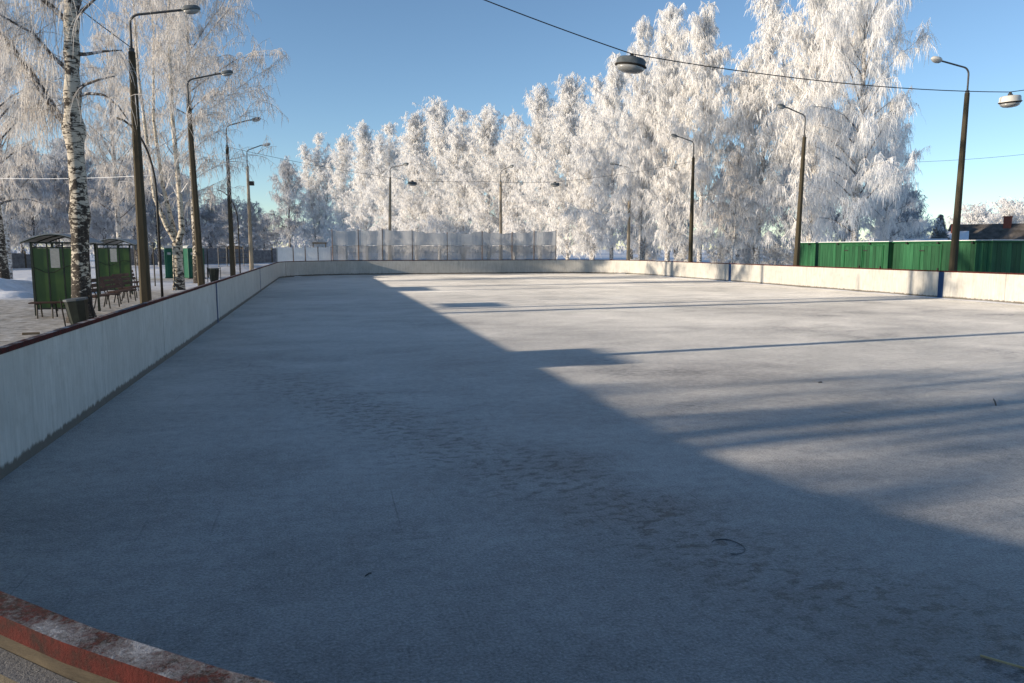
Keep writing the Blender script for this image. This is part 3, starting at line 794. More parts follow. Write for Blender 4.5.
# right: dark roofed house beyond the sheds
house(84.6, 87.0, R(-56), 10.5, 7.0, 2.7, 2.6, "low log house with a long dark roof and red brick chimneys behind the sheds", M['log_wall'], M['roof_dark'], ((6.6,3.0),))
house(82.3, 85.8, R(-45), 3.0, 4.5, 3.3, 1.0, "small outbuilding with snowy roof and brick chimney, joined left of the dark roofed house", M['log_wall'], M['snow_cap'], ((1.7,2.0),), "outbuilding", 0)
house(150.5, 146, R(-46), 9, 8, 9.6, .6, "pale apartment block showing between distant frosted trees at right", M['white_wall'], M['snow_cap'], (), "building", 3)
house(-26, 175, R(-4), 12, 7, 2.8, 2.2, "far low house with snowy roof beyond the field left of the pale fence", M['log_wall'], M['snow_cap'], ((4,4),), "house", 4)
house(-75, 118, R(30), 26, 9, 4.5, 2.8, "far building with snowy roof behind the trees at left edge", M['log_wall'], M['snow_cap'], ((8,4),), "building", 6)
tp = tag(empty("snowy_hut", (54.5, 58.5, 0), R(-40)), "little snow covered hut roof showing over the sheds", "hut")
q = MB(); q.box(-1.6,1.6,-1,1,0,2.45); q.build("wall", M['log_wall'], tp)
q = MB(); q.add([(-1.8,-1.2,2.4),(1.8,-1.2,2.4),(1.8,1.2,2.4),(-1.8,1.2,2.4),(-1.8,0,2.95),(1.8,0,2.95)],[(0,1,5,4),(2,3,4,5),(1,2,5),(3,0,4),(3,2,1,0)]); q.build("roof", M['snow_cap'], tp)

# ------------------------------------------------------------------ trees
def np_mesh(name, V, F, m, smooth=True):
    V = np.asarray(V, np.float32); F = np.asarray(F, np.int32); k = F.shape[1]
    me = bpy.data.meshes.new(name)
    me.vertices.add(len(V)); me.vertices.foreach_set("co", V.ravel())
    me.loops.add(F.size); me.loops.foreach_set("vertex_index", F.ravel())
    me.polygons.add(len(F)); me.polygons.foreach_set("loop_start", np.arange(0, F.size, k, dtype=np.int32))
    if smooth: me.polygons.foreach_set("use_smooth", np.ones(len(F), bool))
    me.update(calc_edges=True); me.materials.append(m); return me

def tubes(P, r, n):
    """P (m,k,3), r (m,k): m tapered tubes of n sides -> verts, quads"""
    m_, k_, _ = P.shape
    T = np.gradient(P, axis=1); T /= np.linalg.norm(T, axis=2, keepdims=True)+1e-9
    ref = np.where(np.abs(T[:,:,2:3]) > .9, np.array([1.,0,0]), np.array([0,0,1.]))
    U = np.cross(ref, T); U /= np.linalg.norm(U, axis=2, keepdims=True)+1e-9
    Wv = np.cross(T, U); a = np.arange(n)*2*np.pi/n
    V = P[:,:,None] + r[:,:,None,None]*(U[:,:,None]*np.cos(a)[:,None] + Wv[:,:,None]*np.sin(a)[:,None])
    idx = np.arange(m_*k_*n).reshape(m_, k_, n)
    A = idx[:,:-1]; B = idx[:,1:]; A2 = np.roll(A, -1, 2); B2 = np.roll(B, -1, 2)
    F = np.stack([A, A2, B2, B], -1).reshape(-1, 4)
    return V.reshape(-1, 3), F

def ribbons(P, w, rs):
    m_, k_, _ = P.shape
    th = rs.rand(m_)*2*np.pi; S_ = np.stack([np.cos(th), np.sin(th), np.zeros(m_)], -1)[:,None]*w[:,:,None]*.5
    V = np.stack([P-S_, P+S_], 2); idx = np.arange(m_*k_*2).reshape(m_, k_, 2)
    F = np.stack([idx[:,:-1,0], idx[:,:-1,1], idx[:,1:,1], idx[:,1:,0]], -1).reshape(-1, 4)
    return V.reshape(-1, 3), F

def join(parts):
    V = []; F = []; o = 0
    for v, f in parts: V.append(v); F.append(f+o); o += len(v)
    return np.concatenate(V), np.concatenate(F)

def lerp_path(S_, t):
    """S_ (k,3), t (m,) -> points"""
    k = len(S_); x = np.clip(t, 0, .9999)*(k-1); i = x.astype(int); f = (x-i)[:,None]
    return S_[i]*(1-f)+S_[i+1]*f

def grow(stems, seed, n_limb, limb_len, cb, sec_per, strands, slen, w, droop=.5, elev=(35,65), prof=None, tr=.2, stem_strands=0.0, jit=1.0, limb_r=.35, bias=None):
    """stems: list of (path (k,3), r0, r1).  returns trunk, limbs, crown geometry"""
    rs = np.random.RandomState(seed)
    tk = [tubes(p[None], np.linspace(a, c, len(p))[None]**1.0, 12) for p, a, c in stems]
    LP = []; LR = []
    for si, (S_, r0, r1) in enumerate(stems):
        n = n_limb[si] if hasattr(n_limb, '__len__') else n_limb
        t = cb + (1-cb)*(np.arange(n)+rs.rand(n)*.8)/n; t = np.clip(t, 0, .995)
        u = (t-cb)/(1-cb)
        L = limb_len*(prof(u) if prof else np.clip(1.25-u, .15, 1))*(1+jit*(rs.rand(n)-.5)*.7)
        az = np.arange(n)*2.39996 + rs.rand(n)*1.0
        if bias is not None:
            L = L*(1+bias[1]*np.cos(az-bias[0]))
        el = np.radians(elev[0]+(elev[1]-elev[0])*u+rs.randn(n)*8)
        p0 = lerp_path(S_, t); K = 8; P = np.zeros((n, K, 3)); P[:,0] = p0
        d = np.stack([np.cos(az)*np.cos(el), np.sin(az)*np.cos(el), np.sin(el)], -1)
        for k in range(1, K):
            P[:,k] = P[:,k-1] + d*(L/(K-1))[:,None]
            d[:,2] -= droop*(.10+.16*k/K)*(1-.35*u); d += rs.randn(n,3)*.07; d /= np.linalg.norm(d, axis=1, keepdims=True)
        rr = (r0*(1-t)+r1*t)*limb_r*(.6+.5*rs.rand(n)); Rr = rr[:,None]*np.linspace(1, .18, K)[None]; Rr = np.maximum(Rr, .008)
        LP.append(P); LR.append(Rr)
    P = np.concatenate(LP); Rr = np.concatenate(LR); nl = len(P); K = P.shape[1]
    Llen = np.linalg.norm(np.diff(P, axis=1), axis=2).sum(1)
    # branchlets
    cnt = np.maximum(2, (Llen*sec_per).astype(int)); li = np.repeat(np.arange(nl), cnt); ns = len(li)
    t = .18+.82*rs.rand(ns)**.8; x = t*(K-1)*.9999; i = x.astype(int); f = (x-i)[:,None]
    p0 = P[li,i]*(1-f)+P[li,i+1]*f; dl = P[li,i+1]-P[li,i]; dl /= np.linalg.norm(dl, axis=1, keepdims=True)+1e-9
    d = dl*.8+rs.randn(ns,3)*.65; d[:,2] += .25; d /= np.linalg.norm(d, axis=1, keepdims=True)
    L2 = (.5+1.1*rs.rand(ns))*(.22*Llen[li]**.7+.35); K2 = 5; Q = np.zeros((ns, K2, 3)); Q[:,0] = p0
    for k in range(1, K2):
        Q[:,k] = Q[:,k-1]+d*(L2/(K2-1))[:,None]; d[:,2] -= .22*droop+.10; d += rs.randn(ns,3)*.10; d /= np.linalg.norm(d, axis=1, keepdims=True)
    Rq = np.linspace(.016, .006, K2)[None]*np.ones((ns,1))*(w/.03)**.4
    # hanging strands
    si = rs.randint(0, ns, strands); t = rs.rand(strands)**.7; x = t*(K2-1)*.9999; i = x.astype(int); f = (x-i)[:,None]
    p0 = Q[si,i]*(1-f)+Q[si,i+1]*f
    if stem_strands:
        m_ = int(strands*stem_strands); lj = rs.randint(0, nl, m_); tt = .1+.9*rs.rand(m_); x = tt*(K-1)*.9999; i2 = x.astype(int); f2 = (x-i2)[:,None]
        p0[:m_] = P[lj,i2]*(1-f2)+P[lj,i2+1]*f2
    d = rs.randn(strands,3)*.45; d[:,2] = rs.rand(strands)*.5-.1; 
    L3 = slen*(.25+rs.rand(strands)**1.6*1.1); K3 = 4; T = np.zeros((strands, K3, 3)); T[:,0] = p0
    for k in range(1, K3):
        d[:,2] -= .75*(.5+droop); d /= np.linalg.norm(d, axis=1, keepdims=True)
        T[:,k] = T[:,k-1]+d*(L3/(K3-1))[:,None]; d += rs.randn(strands,3)*.12
    T[:,:,2] = np.maximum(T[:,:,2], .25)
    wv = w*(.6+.8*rs.rand(strands))[:,None]*np.array([.7,1.,.9,.25])[None]
    # short rime spurs that stand off the branchlets
    m_ = strands//3; si = rs.randint(0, ns, m_); x = rs.rand(m_)*(K2-1)*.9999; i = x.astype(int); f = (x-i)[:,None]
    s0 = Q[si,i]*(1-f)+Q[si,i+1]*f; dd = rs.randn(m_,3); dd[:,2] = np.abs(dd[:,2])*.6-.2; dd /= np.linalg.norm(dd, axis=1, keepdims=True)
    Sp = np.stack([s0, s0+dd*(slen*.22*(.4+rs.rand(m_)))[:,None]], 1); sw = np.stack([np.full(m_, w), np.full(m_, w*.3)], 1)
    trunk = join(tk); limbs = tubes(P, Rr, 5); crown = join([tubes(Q, Rq, 3), ribbons(T, wv, rs), ribbons(Sp, sw, rs)])
    return trunk, limbs, crown

def birch_prof(u): return np.interp(u, [0,.12,.35,.7,.9,1.0], [.55,.85,1.0,.72,.42,.18])
def col_prof(u): return np.interp(u, [0,.1,.5,.85,1.0], [.8,1.0,.95,.6,.25])

def full_prof(u): return np.interp(u, [0,.1,.4,.7,.88,1.0], [.75,.95,1.0,.82,.55,.25])
def stem_path(h, seed, lean=0.0, wob=.25, n=14, base=(0,0,0)):
    rs = np.random.RandomState(seed); z = np.linspace(-.1, h, n)
    x = base[0]+lean*z+np.cumsum(rs.randn(n))*wob*.12; y = base[1]+np.cumsum(rs.randn(n))*wob*.12
    x -= x[0]-base[0]; y -= y[0]-base[1]
    return np.stack([x, y, z+base[2]], -1)

class Kind:
    def __init__(s, geo, bark_, limb_, twig_):
        s.t = np_mesh("trunk", *geo[0], bark_); s.l = np_mesh("limbs", *geo[1], limb_); s.c = np_mesh("crown", *geo[2], twig_, False)
KINDS = {}
mf = M
def kind(key, geo, b_='birch_bark_frosty', l_='limb_frosty', t_='frost_twigs'):
    KINDS[key] = Kind(geo, mf[b_], mf[l_], mf[t_])
kind('thin_b', grow([(stem_path(19,28),.24,.04)], 29, 44, 4.4, .18, 4.4, 17000, .6, .022, .4, (42,72), birch_prof), 'birch_bark_frosty', 'limb_dark', 'frost_twigs_thin')
# three tall weeping frosted birches (22 m), two dense ones (20 m), two low ones
kind('tall_a', grow([(stem_path(22,1),.26,.03)], 11, 74, 4.6, .08, 5.2, 32000, .74, .042, .45, (50,76), birch_prof))
kind('tall_b', grow([(stem_path(21,2,.01),.22,.03)], 12, 70, 4.2, .09, 5.2, 30000, .74, .042, .5, (50,76), birch_prof))
kind('tall_c', grow([(stem_path(22,3,-.008),.24,.03),(stem_path(17,4,.06,base=(.2,.1,0)),.14,.03)], 13, [52,34], 4.2, .10, 5.2, 31000, .74, .042, .5, (50,76), birch_prof))
kind('dense_a', grow([(stem_path(20,5),.22,.03)], 14, 100, 4.5, .04, 5.8, 36500, .58, .055, .3, (46,82), full_prof, jit=1.2))
kind('dense_b', grow([(stem_path(20,6,.01),.22,.03)], 15, 96, 4.7, .05, 5.8, 36500, .58, .055, .35, (44,80), full_prof, jit=1.2))
kind('dense_c', grow([(stem_path(20,61,-.02),.20,.03),(stem_path(18,62,.10,base=(.2,0,0)),.16,.03),(stem_path(16.5,63,-.12,base=(-.2,.1,0)),.14,.03)], 64, [60,46,40], 3.6, .06, 5.6, 36500, .58, .055, .3, (46,80), full_prof, jit=1.3))
kind('open_a', grow([(stem_path(20,7),.27,.04)], 16, 54, 4.6, .14, 4.6, 26000, .95, .028, .6, (42,70), birch_prof), 'birch_bark_frosty', 'limb_dark', 'frost_twigs')
kind('thin_a', grow([(stem_path(18,27),.24,.04)], 26, 30, 4.6, .28, 3.2, 7000, .9, .024, .6, (36,66), birch_prof), 'birch_bark_frosty', 'limb_dark', 'frost_twigs_thin')
kind('grey_a', grow([(stem_path(12,8),.2,.03)], 17, 44, 3.6, .18, 4.0, 9000, .8, .05, .25, (35,70), birch_prof), 'limb_dark', 'limb_dark', 'frost_twigs_shaded_grey')
kind('grey_b', grow([(stem_path(10,9,.03),.17,.03),(stem_path(9,10,-.06),.13,.03)], 18, [30,24], 3.0, .2, 4.0, 8500, .7, .05, .2, (38,72), birch_prof), 'limb_dark', 'limb_dark', 'frost_twigs_shaded_grey')
kind('bushy', grow([(stem_path(7,21),.14,.02),(stem_path(6,22,.1),.10,.02)], 19, [34,24], 2.9, .08, 5.0, 9500, .5, .07, .2, (30,70), col_prof), 'limb_frosty', 'limb_frosty', 'frost_twigs')
kind('young', grow([(stem_path(9,23,.045),.085,.012)], 20, 30, 1.5, .28, 4.0, 2600, .8, .03, .6, (35,65), birch_prof), 'birch_bark_frosty', 'limb_dark', 'frost_twigs_thin')

def tree(key, x, y, s, rz, label, group="frosted birches behind the rink", sz=None, name="birch_tree", cat="birch tree"):
    K = KINDS[key]; t = empty(name, (x, y, 0), rz); t.scale = (s, s, sz or s)
    tag(t, label, cat, group)
    for n_, me in (("trunk", K.t), ("limbs", K.l), ("crown", K.c)):
        link(bpy.data.objects.new(n_, me), t)
    return t
G1 = "tall frosted birches behind the right boards"
def polar(px, D):
    """ground point for a bearing (radians right of the rink axis) and a distance along the rink"""
    return (px*D, D)
T_ = [ # kind, x/y ratio, Y, scale, rot, zscale, label
 ('open_a', .800, 42.5, .95, 1.4, 1.05, "tallest frosted birch, white trunk and hanging twigs rising over the green sheds"),
 ('tall_a', .720, 47.0, .98, 1.3, 1.02, "tall frosted birch left of the tallest one, by the pole at the sheds' end"),
 ('open_a', .857, 52.0, .62, 2.2, .62, "smaller dark trunk with thin frosted twigs, right of the tallest birch"),
 ('tall_c', .632, 51.0, .98, 2.0, .93, "frosted birch behind the slender leaning birch, right of the dark lamp post"),
 ('tall_b', .538, 54.0, .92, 3.1, .95, "frosted birch whose white trunk stands just right of the second dark lamp post"),
 ('tall_a', .487, 57.0, .88, 4.4, .93, "frosted birch with its trunk just left of the second dark lamp post"),
 ('tall_c', .445, 60.5, .84, 5.6, .93, "frosted birch with a pale knotty trunk right of the tan lamp post"),
 ('tall_b', .400, 66.0, .92, .9, .90, "frosted birch directly behind the tan concrete lamp post"),
 ('dense_c', .372, 72.0, .88, 1.9, .90, "dense frosted birch left of the tan concrete lamp post"),
 ('dense_a', .335, 77.0, .98, 2.7, .94, "dense frosted birch behind the right end of the net"),
 ('dense_b', .295, 82.0, .92, 3.9, .93, "frosted birch above the right part of the net, just right of the far lamp post"),
 ('dense_c', .258, 88.0, 1.0, 4.9, .86, "frosted birch right behind the right far-end lamp post"),
 ('dense_b', .222, 92.0, 1.0, .2, .90, "frosted birch between the two far-end lamp posts, nearer the right one"),
 ('dense_c', .188, 97.0, 1.1, 1.1, .95, "frosted birch behind the middle of the net"),
 ('dense_b', .155, 102.0, 1.05, 5.2, 1.02, "highest frosted birch of the far clump, over the net's left half"),
 ('dense_a', .125, 106.0, 1.15, 2.9, .97, "frosted birch just right of the left far-end lamp post"),
 ('dense_c', .090, 116.0, 1.08, 4.1, 1.00, "frosted birch behind the left far-end lamp post"),
 ('dense_a', .060, 124.0, 1.12, .8, 1.03, "greyer frosted birch over the left end of the net"),
 ('dense_b', .034, 132.0, .95, 2.3, .98, "frosted birch over the last white fence panel"),
 ('dense_c', .000, 138.0, 1.05, 3.5, 1.06, "rounded frosted birch standing alone above the pale fence"),
]
for (k, a, Y, s, rz, sz, lab) in T_:
    x, y = polar(a, Y); tree(k, x, y, s, rz, lab, G1, sz)
tree('young', *polar(.590, 43.6), 1.0, .3, "slender leaning young birch with white bark at the right blue stripe", G1, .92)
tree('grey_a', *polar(-.036, 148), 1.35, 1.2, "dimmer frosted tree at the left edge of the white tree line", G1, 1.45, "frosted_tree", "tree")
# second rank in the shade behind the right birches
G2 = "frosted trees in the second rank behind the birches"
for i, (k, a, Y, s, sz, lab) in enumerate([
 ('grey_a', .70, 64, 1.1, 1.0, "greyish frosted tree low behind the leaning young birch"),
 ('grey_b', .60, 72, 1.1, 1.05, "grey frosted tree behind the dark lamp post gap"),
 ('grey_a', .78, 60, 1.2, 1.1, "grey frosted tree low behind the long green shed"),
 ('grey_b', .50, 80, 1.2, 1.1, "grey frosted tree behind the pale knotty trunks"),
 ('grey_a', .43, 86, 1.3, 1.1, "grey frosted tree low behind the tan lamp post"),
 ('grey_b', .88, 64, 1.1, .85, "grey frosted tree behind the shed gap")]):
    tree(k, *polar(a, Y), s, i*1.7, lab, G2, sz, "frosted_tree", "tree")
G7 = "low frosted bushes behind the right boards"
for i, (a, Y, s, lab) in enumerate([(.575, 58, .50, "low frosted bush beside the slender leaning birch"), (.62, 60, .55, "low frosted bush right of the blue stripe, behind the boards"),
  (.665, 57, .50, "low frosted bush near the dark lamp post at the sheds' end"), (.70, 55, .45, "low frosted bush touching the far end of the green shed"), (.515, 64, .5, "low frosted bush between the two dark lamp posts"), (.455, 70, .5, "low frosted bush between the pale knotty trunk and the dark lamp post")]):
    tree('bushy', *polar(a, Y), s, i*1.9, lab, G7, s*.8, "frosted_bush", "bush")
# distant trees on the right
G3 = "distant frosted trees at right"
tree('bushy', *polar(.893, 72), .95, .5, "small round frosted tree left of the outbuilding", G3, .80, "frosted_tree", "tree")
tree('bushy', *polar(.865, 78), 1.1, 1.9, "low frosted tree beside the tallest birch's hanging twigs", G3, .95, "frosted_tree", "tree")
tree('bushy', *polar(1.03, 108), 1.5, 2.9, "frosted tree just right of the rightmost lamp post", G3, 1.22, "frosted_tree", "tree")
tree('bushy', *polar(1.092, 112), 1.7, 4.0, "big round frosted tree above the dark roof near the right edge", G3, 1.38, "frosted_tree", "tree")
tree('bushy', *polar(1.135, 108), 1.5, 5.0, "frosted tree at the right edge above the dark roof's gable", G3, 1.28, "frosted_tree", "tree")

# a spruce dusted with frost
def spruce(x, y, h, label):
    rs = np.random.RandomState(31); n = 9000; u = rs.rand(n)**.7; zz = h*(.08+.92*(1-u)); layer = np.floor(zz*2.2)/2.2
    rr = (h-zz)*.30*(.35+.75*rs.rand(n)); a = rs.rand(n)*6.283; rr *= 1+.2*np.sin(a*5+layer*3)
    p = np.stack([rr*np.cos(a), rr*np.sin(a), zz-rr*.25], -1); d = np.stack([np.cos(a), np.sin(a), -.35*np.ones(n)], -1)*.35
    P = np.stack([p, p+d*.6, p+d], 1); w = np.stack([np.full(n,.10), np.full(n,.13), np.full(n,.03)], 1)
    t = tag(empty("spruce_tree", (x,y,0)), label, "spruce")
    q = MB(); q.tube([(0,0,0),(0,0,h*.95)], [.16,.02], 8); q.build("trunk", M['limb_dark'], t)
    link(bpy.data.objects.new("crown", np_mesh("crown", *ribbons(P, w, rs), M['spruce_green'], False)), t)
spruce(*polar(.958, 84), 6.6, "small dark spruce dusted with frost, by the red chimney")

# left background trees
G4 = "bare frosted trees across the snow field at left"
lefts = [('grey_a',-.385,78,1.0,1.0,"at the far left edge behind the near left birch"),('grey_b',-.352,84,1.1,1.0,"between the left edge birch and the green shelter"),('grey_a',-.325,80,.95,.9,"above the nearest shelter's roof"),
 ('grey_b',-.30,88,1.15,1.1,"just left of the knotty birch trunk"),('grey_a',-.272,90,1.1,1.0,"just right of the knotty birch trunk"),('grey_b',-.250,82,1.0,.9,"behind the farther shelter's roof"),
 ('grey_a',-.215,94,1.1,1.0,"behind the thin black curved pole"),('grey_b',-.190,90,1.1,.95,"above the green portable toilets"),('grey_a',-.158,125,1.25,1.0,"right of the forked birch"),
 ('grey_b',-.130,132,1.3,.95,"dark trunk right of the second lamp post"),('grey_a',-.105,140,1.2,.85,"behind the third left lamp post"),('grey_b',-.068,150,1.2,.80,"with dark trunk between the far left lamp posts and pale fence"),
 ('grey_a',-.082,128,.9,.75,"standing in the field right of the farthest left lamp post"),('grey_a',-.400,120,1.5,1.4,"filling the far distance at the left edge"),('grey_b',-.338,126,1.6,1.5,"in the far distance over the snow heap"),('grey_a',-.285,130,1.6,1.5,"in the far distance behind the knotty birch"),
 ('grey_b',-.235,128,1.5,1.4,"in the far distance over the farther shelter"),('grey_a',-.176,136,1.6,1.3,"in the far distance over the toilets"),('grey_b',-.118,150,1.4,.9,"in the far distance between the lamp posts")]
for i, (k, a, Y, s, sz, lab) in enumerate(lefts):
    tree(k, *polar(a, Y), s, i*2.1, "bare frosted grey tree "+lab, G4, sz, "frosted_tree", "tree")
G5 = "tall frosted birches behind the shelters at left"
for i, (k, x, y, s, sz, lab) in enumerate([
 ('thin_b', -19.5, 55, 1.0, 1.0, "tall frosted birch standing behind and left of the nearest shelter"),
 ('thin_b', -27, 62, 1.0, .95, "tall frosted birch farthest back at the left edge"),
 ('thin_b', -14.5, 62, .95, .9, "tall frosted birch in back of the farther shelter")]):
    tree(k, x, y, s, i*2.4+.5, lab, G5, sz)

# the three birches by the left boards, built one by one
def unique_tree(x, y, geo, label, b_, l_, t_, extra=None):
    t = tag(empty("birch_tree", (x, y, 0)), label, "birch tree", "birches along the left boards")
    link(bpy.data.objects.new("trunk", np_mesh("trunk", *geo[0], M[b_])), t)
    link(bpy.data.objects.new("limbs", np_mesh("limbs", *geo[1], M[l_])), t)
    link(bpy.data.objects.new("crown", np_mesh("crown", *geo[2], M[t_], False)), t)
    return t
# near knotty birch
S1 = np.array([(0,0,-.1),(.03,0,.6),(.06,0,2),(.08,.02,3.2),(.02,.03,4.6),(-.10,.02,5.4),(-.12,0,7),(-.14,-.02,8.2),(-.12,.02,9.6),(-.2,.05,12),(-.1,.1,15),(-.3,.1,18)], float)
S1[:,0] = [0,.03,.08,.13,.12,.12,.2,.27,.36,.45,.6,.6]
rr = np.array([.30,.24,.21,.21,.20,.18,.155,.145,.135,.10,.08,.03])
g = grow([(S1[7:],.20,.03)], 41, 22, 3.4, .36, 3.2, 5500, .8, .013, .5, (40,70), birch_prof)
t1 = unique_tree(-6.25, 22.3, g, "near knotty birch with black and white bark beside the green shelter and bin", 'birch_bark', 'limb_dark', 'frost_twigs_thin')
for o in list(COL.objects):
    if o.parent == t1 and o.name.startswith("trunk"):
        rs = np.random.RandomState(3)
        # finer trunk with swellings where the limbs leave it
        kz = np.linspace(-.1, 18, 90); cx = np.interp(kz, S1[:,2], S1[:,0]); cy = np.interp(kz, S1[:,2], S1[:,1]); cr = np.interp(kz, S1[:,2], rr)
        for zc, a_ in ((5.1,.10),(6.0,.05),(7.05,.04),(7.8,.05),(2.9,.05),(.0,.10)): cr = cr+a_*np.exp(-((kz-zc)/.28)**2)
        v, f = tubes(np.stack([cx,cy,kz],-1)[None], cr[None], 20)
        v = v.reshape(90,20,3); c_ = np.stack([cx,cy,kz],-1)[:,None]
        v = c_+(v-c_)*(1+.07*(rs.rand(90,20,1)-.5)+.05*np.sin(np.arange(20)*1.3)[None,:,None]*np.exp(-np.clip(kz,0,9)/1.2)[:,None,None])
        o.data = np_mesh("trunk", v.reshape(-1,3), f, M['birch_bark'])
u_ = Vector((.96, -.27, 0))
limbs1 = [(5.05, [(-.45,.45),(-1.1,1.45),(-1.8,2.4),(-2.6,3.0),(-3.4,3.2)], .12, .3), (5.9, [(.45,.10),(.9,.05),(1.3,-.25),(1.55,-.6)], .05, -.3), (6.0, [(.35,.22),(.8,.35),(1.25,.42)], .055, -.2),
 (7.0, [(.35,.0),(.8,.08),(1.25,.12)], .06, .2), (7.7, [(-.45,.45),(-.95,.85),(-1.5,1.35)], .085, -.2), (7.8, [(.4,.35),(.75,.62),(1.05,.9)], .055, 0), (8.2, [(-.25,.5),(-.55,1.1),(-.7,1.9)], .07, .1),
 (6.5, [(-.4,.4),(-.8,.95),(-1.5,1.35),(-2.3,1.6)], .055, -.5), (5.2, [(-.5,.35),(-1.0,.7),(-1.5,.55),(-1.9,.1)], .05, .7), (7.75, [(.2,.5),(.5,1.3),(.8,2.2)], .07, .5)]
tw = []
rs = np.random.RandomState(77)
for zc, pts_, r_, dep in limbs1:
    bx, by = np.interp(zc, S1[:,2], S1[:,0]), np.interp(zc, S1[:,2], S1[:,1])
    P = [Vector((bx,by,zc))]
    for (a, dz) in pts_: P.append(Vector((bx,by,zc+dz)) + u_*a + Vector((.27,.96,0))*dep*abs(a)*.5)
    q = MB(); n_ = len(P); q.tube([P[0].lerp(P[1], -.15)]+P[1:], [r_*(1-.75*i/(n_-1)) for i in range(n_)], 8)
    q.build("branch", M['limb_dark'], t1, True)
    A = np.array([tuple(p) for p in P]); m_ = (1 if pts_[0][0] > 0 else 12)*len(pts_); k0 = lerp_path(A, .25+.75*rs.rand(m_))
    d = rs.randn(m_,3)*.6; d[:,2] += .2; d /= np.linalg.norm(d, axis=1, keepdims=True); L = .4+1.0*rs.rand(m_); Q = np.zeros((m_,5,3)); Q[:,0] = k0
    for k in range(1,5): Q[:,k] = Q[:,k-1]+d*(L/4)[:,None]; d[:,2] -= .32; d /= np.linalg.norm(d, axis=1, keepdims=True)
    tw.append(tubes(Q, np.linspace(.012,.004,5)[None]*np.ones((m_,1)), 3))
    m2 = m_*9; si = rs.randint(0, m_, m2); ii = rs.randint(0, 4, m2); p0 = Q[si,ii]; d = rs.randn(m2,3)*.3; T = np.zeros((m2,4,3)); T[:,0] = p0; L = .25+.8*rs.rand(m2)
    for k in range(1,4): d[:,2] -= .7; d /= np.linalg.norm(d, axis=1, keepdims=True); T[:,k] = T[:,k-1]+d*(L/3)[:,None]
    tw.append(ribbons(T, .014*np.array([1,1,.8,.3])[None]*np.ones((m2,1)), rs))
link(bpy.data.objects.new("hanging_twigs", np_mesh("hanging_twigs", *join(tw), M['frost_twigs_thin'], False)), t1)

# forked birch with three clean white stems
F0 = np.array([(0,0,-.1),(.03,0,.5),(.02,0,1.4),(.05,0,2.3)], float)
A1 = np.array([(.05,0,2.2),(-.4,0,3.1),(-.85,.1,4.4),(-1.05,.1,7),(-1.25,.1,10),(-1.3,.2,14),(-1.2,.2,18)], float)
A2 = np.array([(.05,0,2.2),(-.15,.1,3.2),(-.5,.25,5.0),(-.75,.3,8),(-.55,.4,12),(-.7,.4,17)], float)
A3 = np.array([(.05,0,2.2),(.30,-.1,2.9),(.28,-.1,4.5),(.15,-.15,8),(.2,-.2,12),(.5,-.3,16),(.6,-.3,19)], float)
g = grow([(A1,.13,.02),(A2,.13,.02),(A3,.16,.025)], 42, [20,20,34], 4.7, .28, 4.4, 19000, .65, .017, .45, (40,68), birch_prof, bias=(0.0,.35))
gt = join([g[0], tubes(F0[None], np.array([[.31,.25,.23,.23]]), 14)])
unique_tree(-6.6, 38.8, (gt, g[1], g[2]), "forked birch with three pale stems parting low above the portable toilets", 'birch_bark_clean', 'limb_frosty', 'frost_twigs_thin')
g = grow([(stem_path(18,51,.004),.27,.03)], 43, 30, 3.9, .50, 4.2, 11000, .7, .020, .5, (40,68), birch_prof, bias=(0.0,.3))
unique_tree(-6.85, 46.5, g, "birch with dark knotty trunk right behind the second left lamp post", 'birch_bark', 'limb_dark', 'frost_twigs_thin')
g = grow([(stem_path(17,52,-.008),.30,.04)], 44, 34, 4.4, .24, 4.0, 12000, .7, .022, .5, (38,66), birch_prof)
unique_tree(-16.7, 46.5, g, "birch with mottled trunk beside the shovelled snow heap at the left edge", 'birch_bark', 'limb_dark', 'frost_twigs_thin')

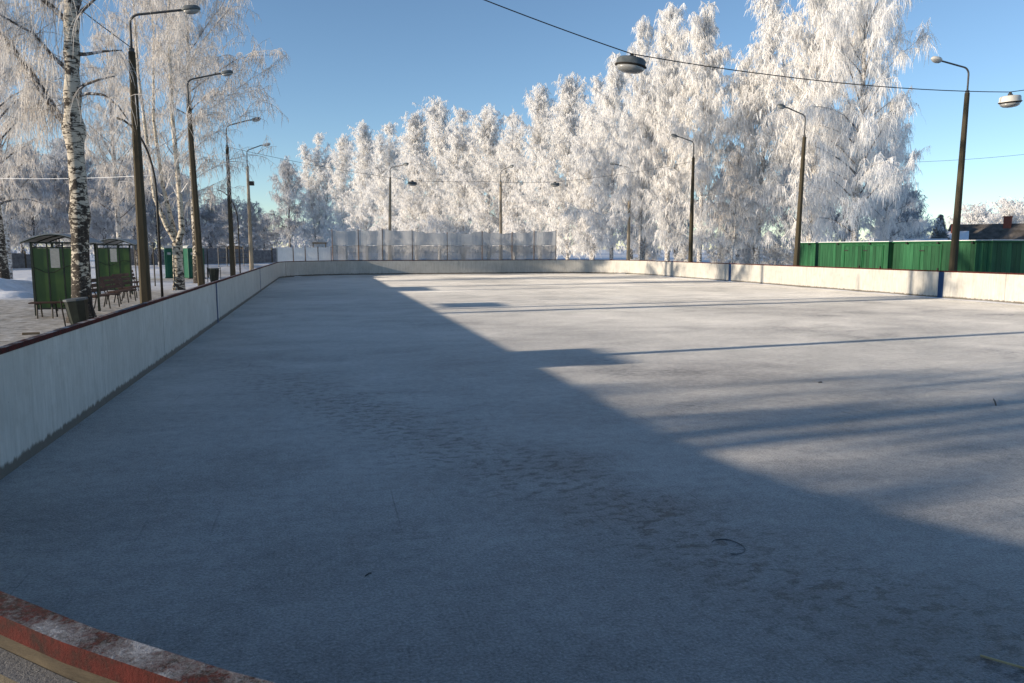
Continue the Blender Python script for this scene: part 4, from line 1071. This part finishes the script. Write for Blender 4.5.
# birches beyond the left side of the view, whose shade falls on the right half of the ice
G6 = "birches at the camera end of the left boards"
tree('thin_a', -19.0, 5.0, .85, 1.0, "spreading frosted birch well back from the near shelter", G6, .8)
tree('thin_a', -27.0, 3.6, .85, 3.0, "frosted birch behind the near shelter, farther from the rink", G6, .75)

def woods():
    rs = np.random.RandomState(90); Ps = []; ws = []
    for i in range(230):
        a = -.62+1.62*rs.rand(); D = 230+90*rs.rand(); cx, cy = D*math.sin(a), D*math.cos(a); h = (5.5+3.5*rs.rand())*(1.15 if a < .55 else .8); n = 120
        z = h*rs.rand(n)**.8; r = (1.2+2.6*rs.rand())*np.sin(np.pi*np.clip(.12+.85*z/h, 0, 1)); th = rs.rand(n)*6.283; q_ = r*np.sqrt(rs.rand(n))
        p = np.stack([cx+q_*np.cos(th), cy+q_*np.sin(th), z], -1); d = np.stack([.35*np.cos(th), .35*np.sin(th), .5+.6*rs.rand(n)], -1)
        Ps.append(np.stack([p, p+d*.6, p+d], 1)); ws.append(np.stack([np.full(n,.16), np.full(n,.58), np.full(n,.10)], 1))
    for i in range(280):
        a = .18+.56*rs.rand(); D = 125+50*rs.rand()
        if i >= 150: a = -.60+.85*rs.rand(); D = 170+40*rs.rand(); cx, cy = D*math.sin(a), D*math.cos(a); h = 5+4*rs.rand(); n = 150
        z = h*rs.rand(n)**.8; r = (1.2+2.2*rs.rand())*np.sin(np.pi*np.clip(.12+.85*z/h, 0, 1)); th = rs.rand(n)*6.283; q_ = r*np.sqrt(rs.rand(n))
        p = np.stack([cx+q_*np.cos(th), cy+q_*np.sin(th), z], -1); d = np.stack([.3*np.cos(th), .3*np.sin(th), .4+.5*rs.rand(n)], -1)
        Ps.append(np.stack([p, p+d*.6, p+d], 1)); ws.append(np.stack([np.full(n,.10), np.full(n,.36), np.full(n,.06)], 1))
    me = np_mesh("distant_woods", *ribbons(np.concatenate(Ps), np.concatenate(ws), rs), M['frost_twigs_shaded_grey'], False)
    o = bpy.data.objects.new("distant_woods", me); link(o); tag(o, "band of grey frosted woods along the horizon", "woods", kind="stuff")
woods()
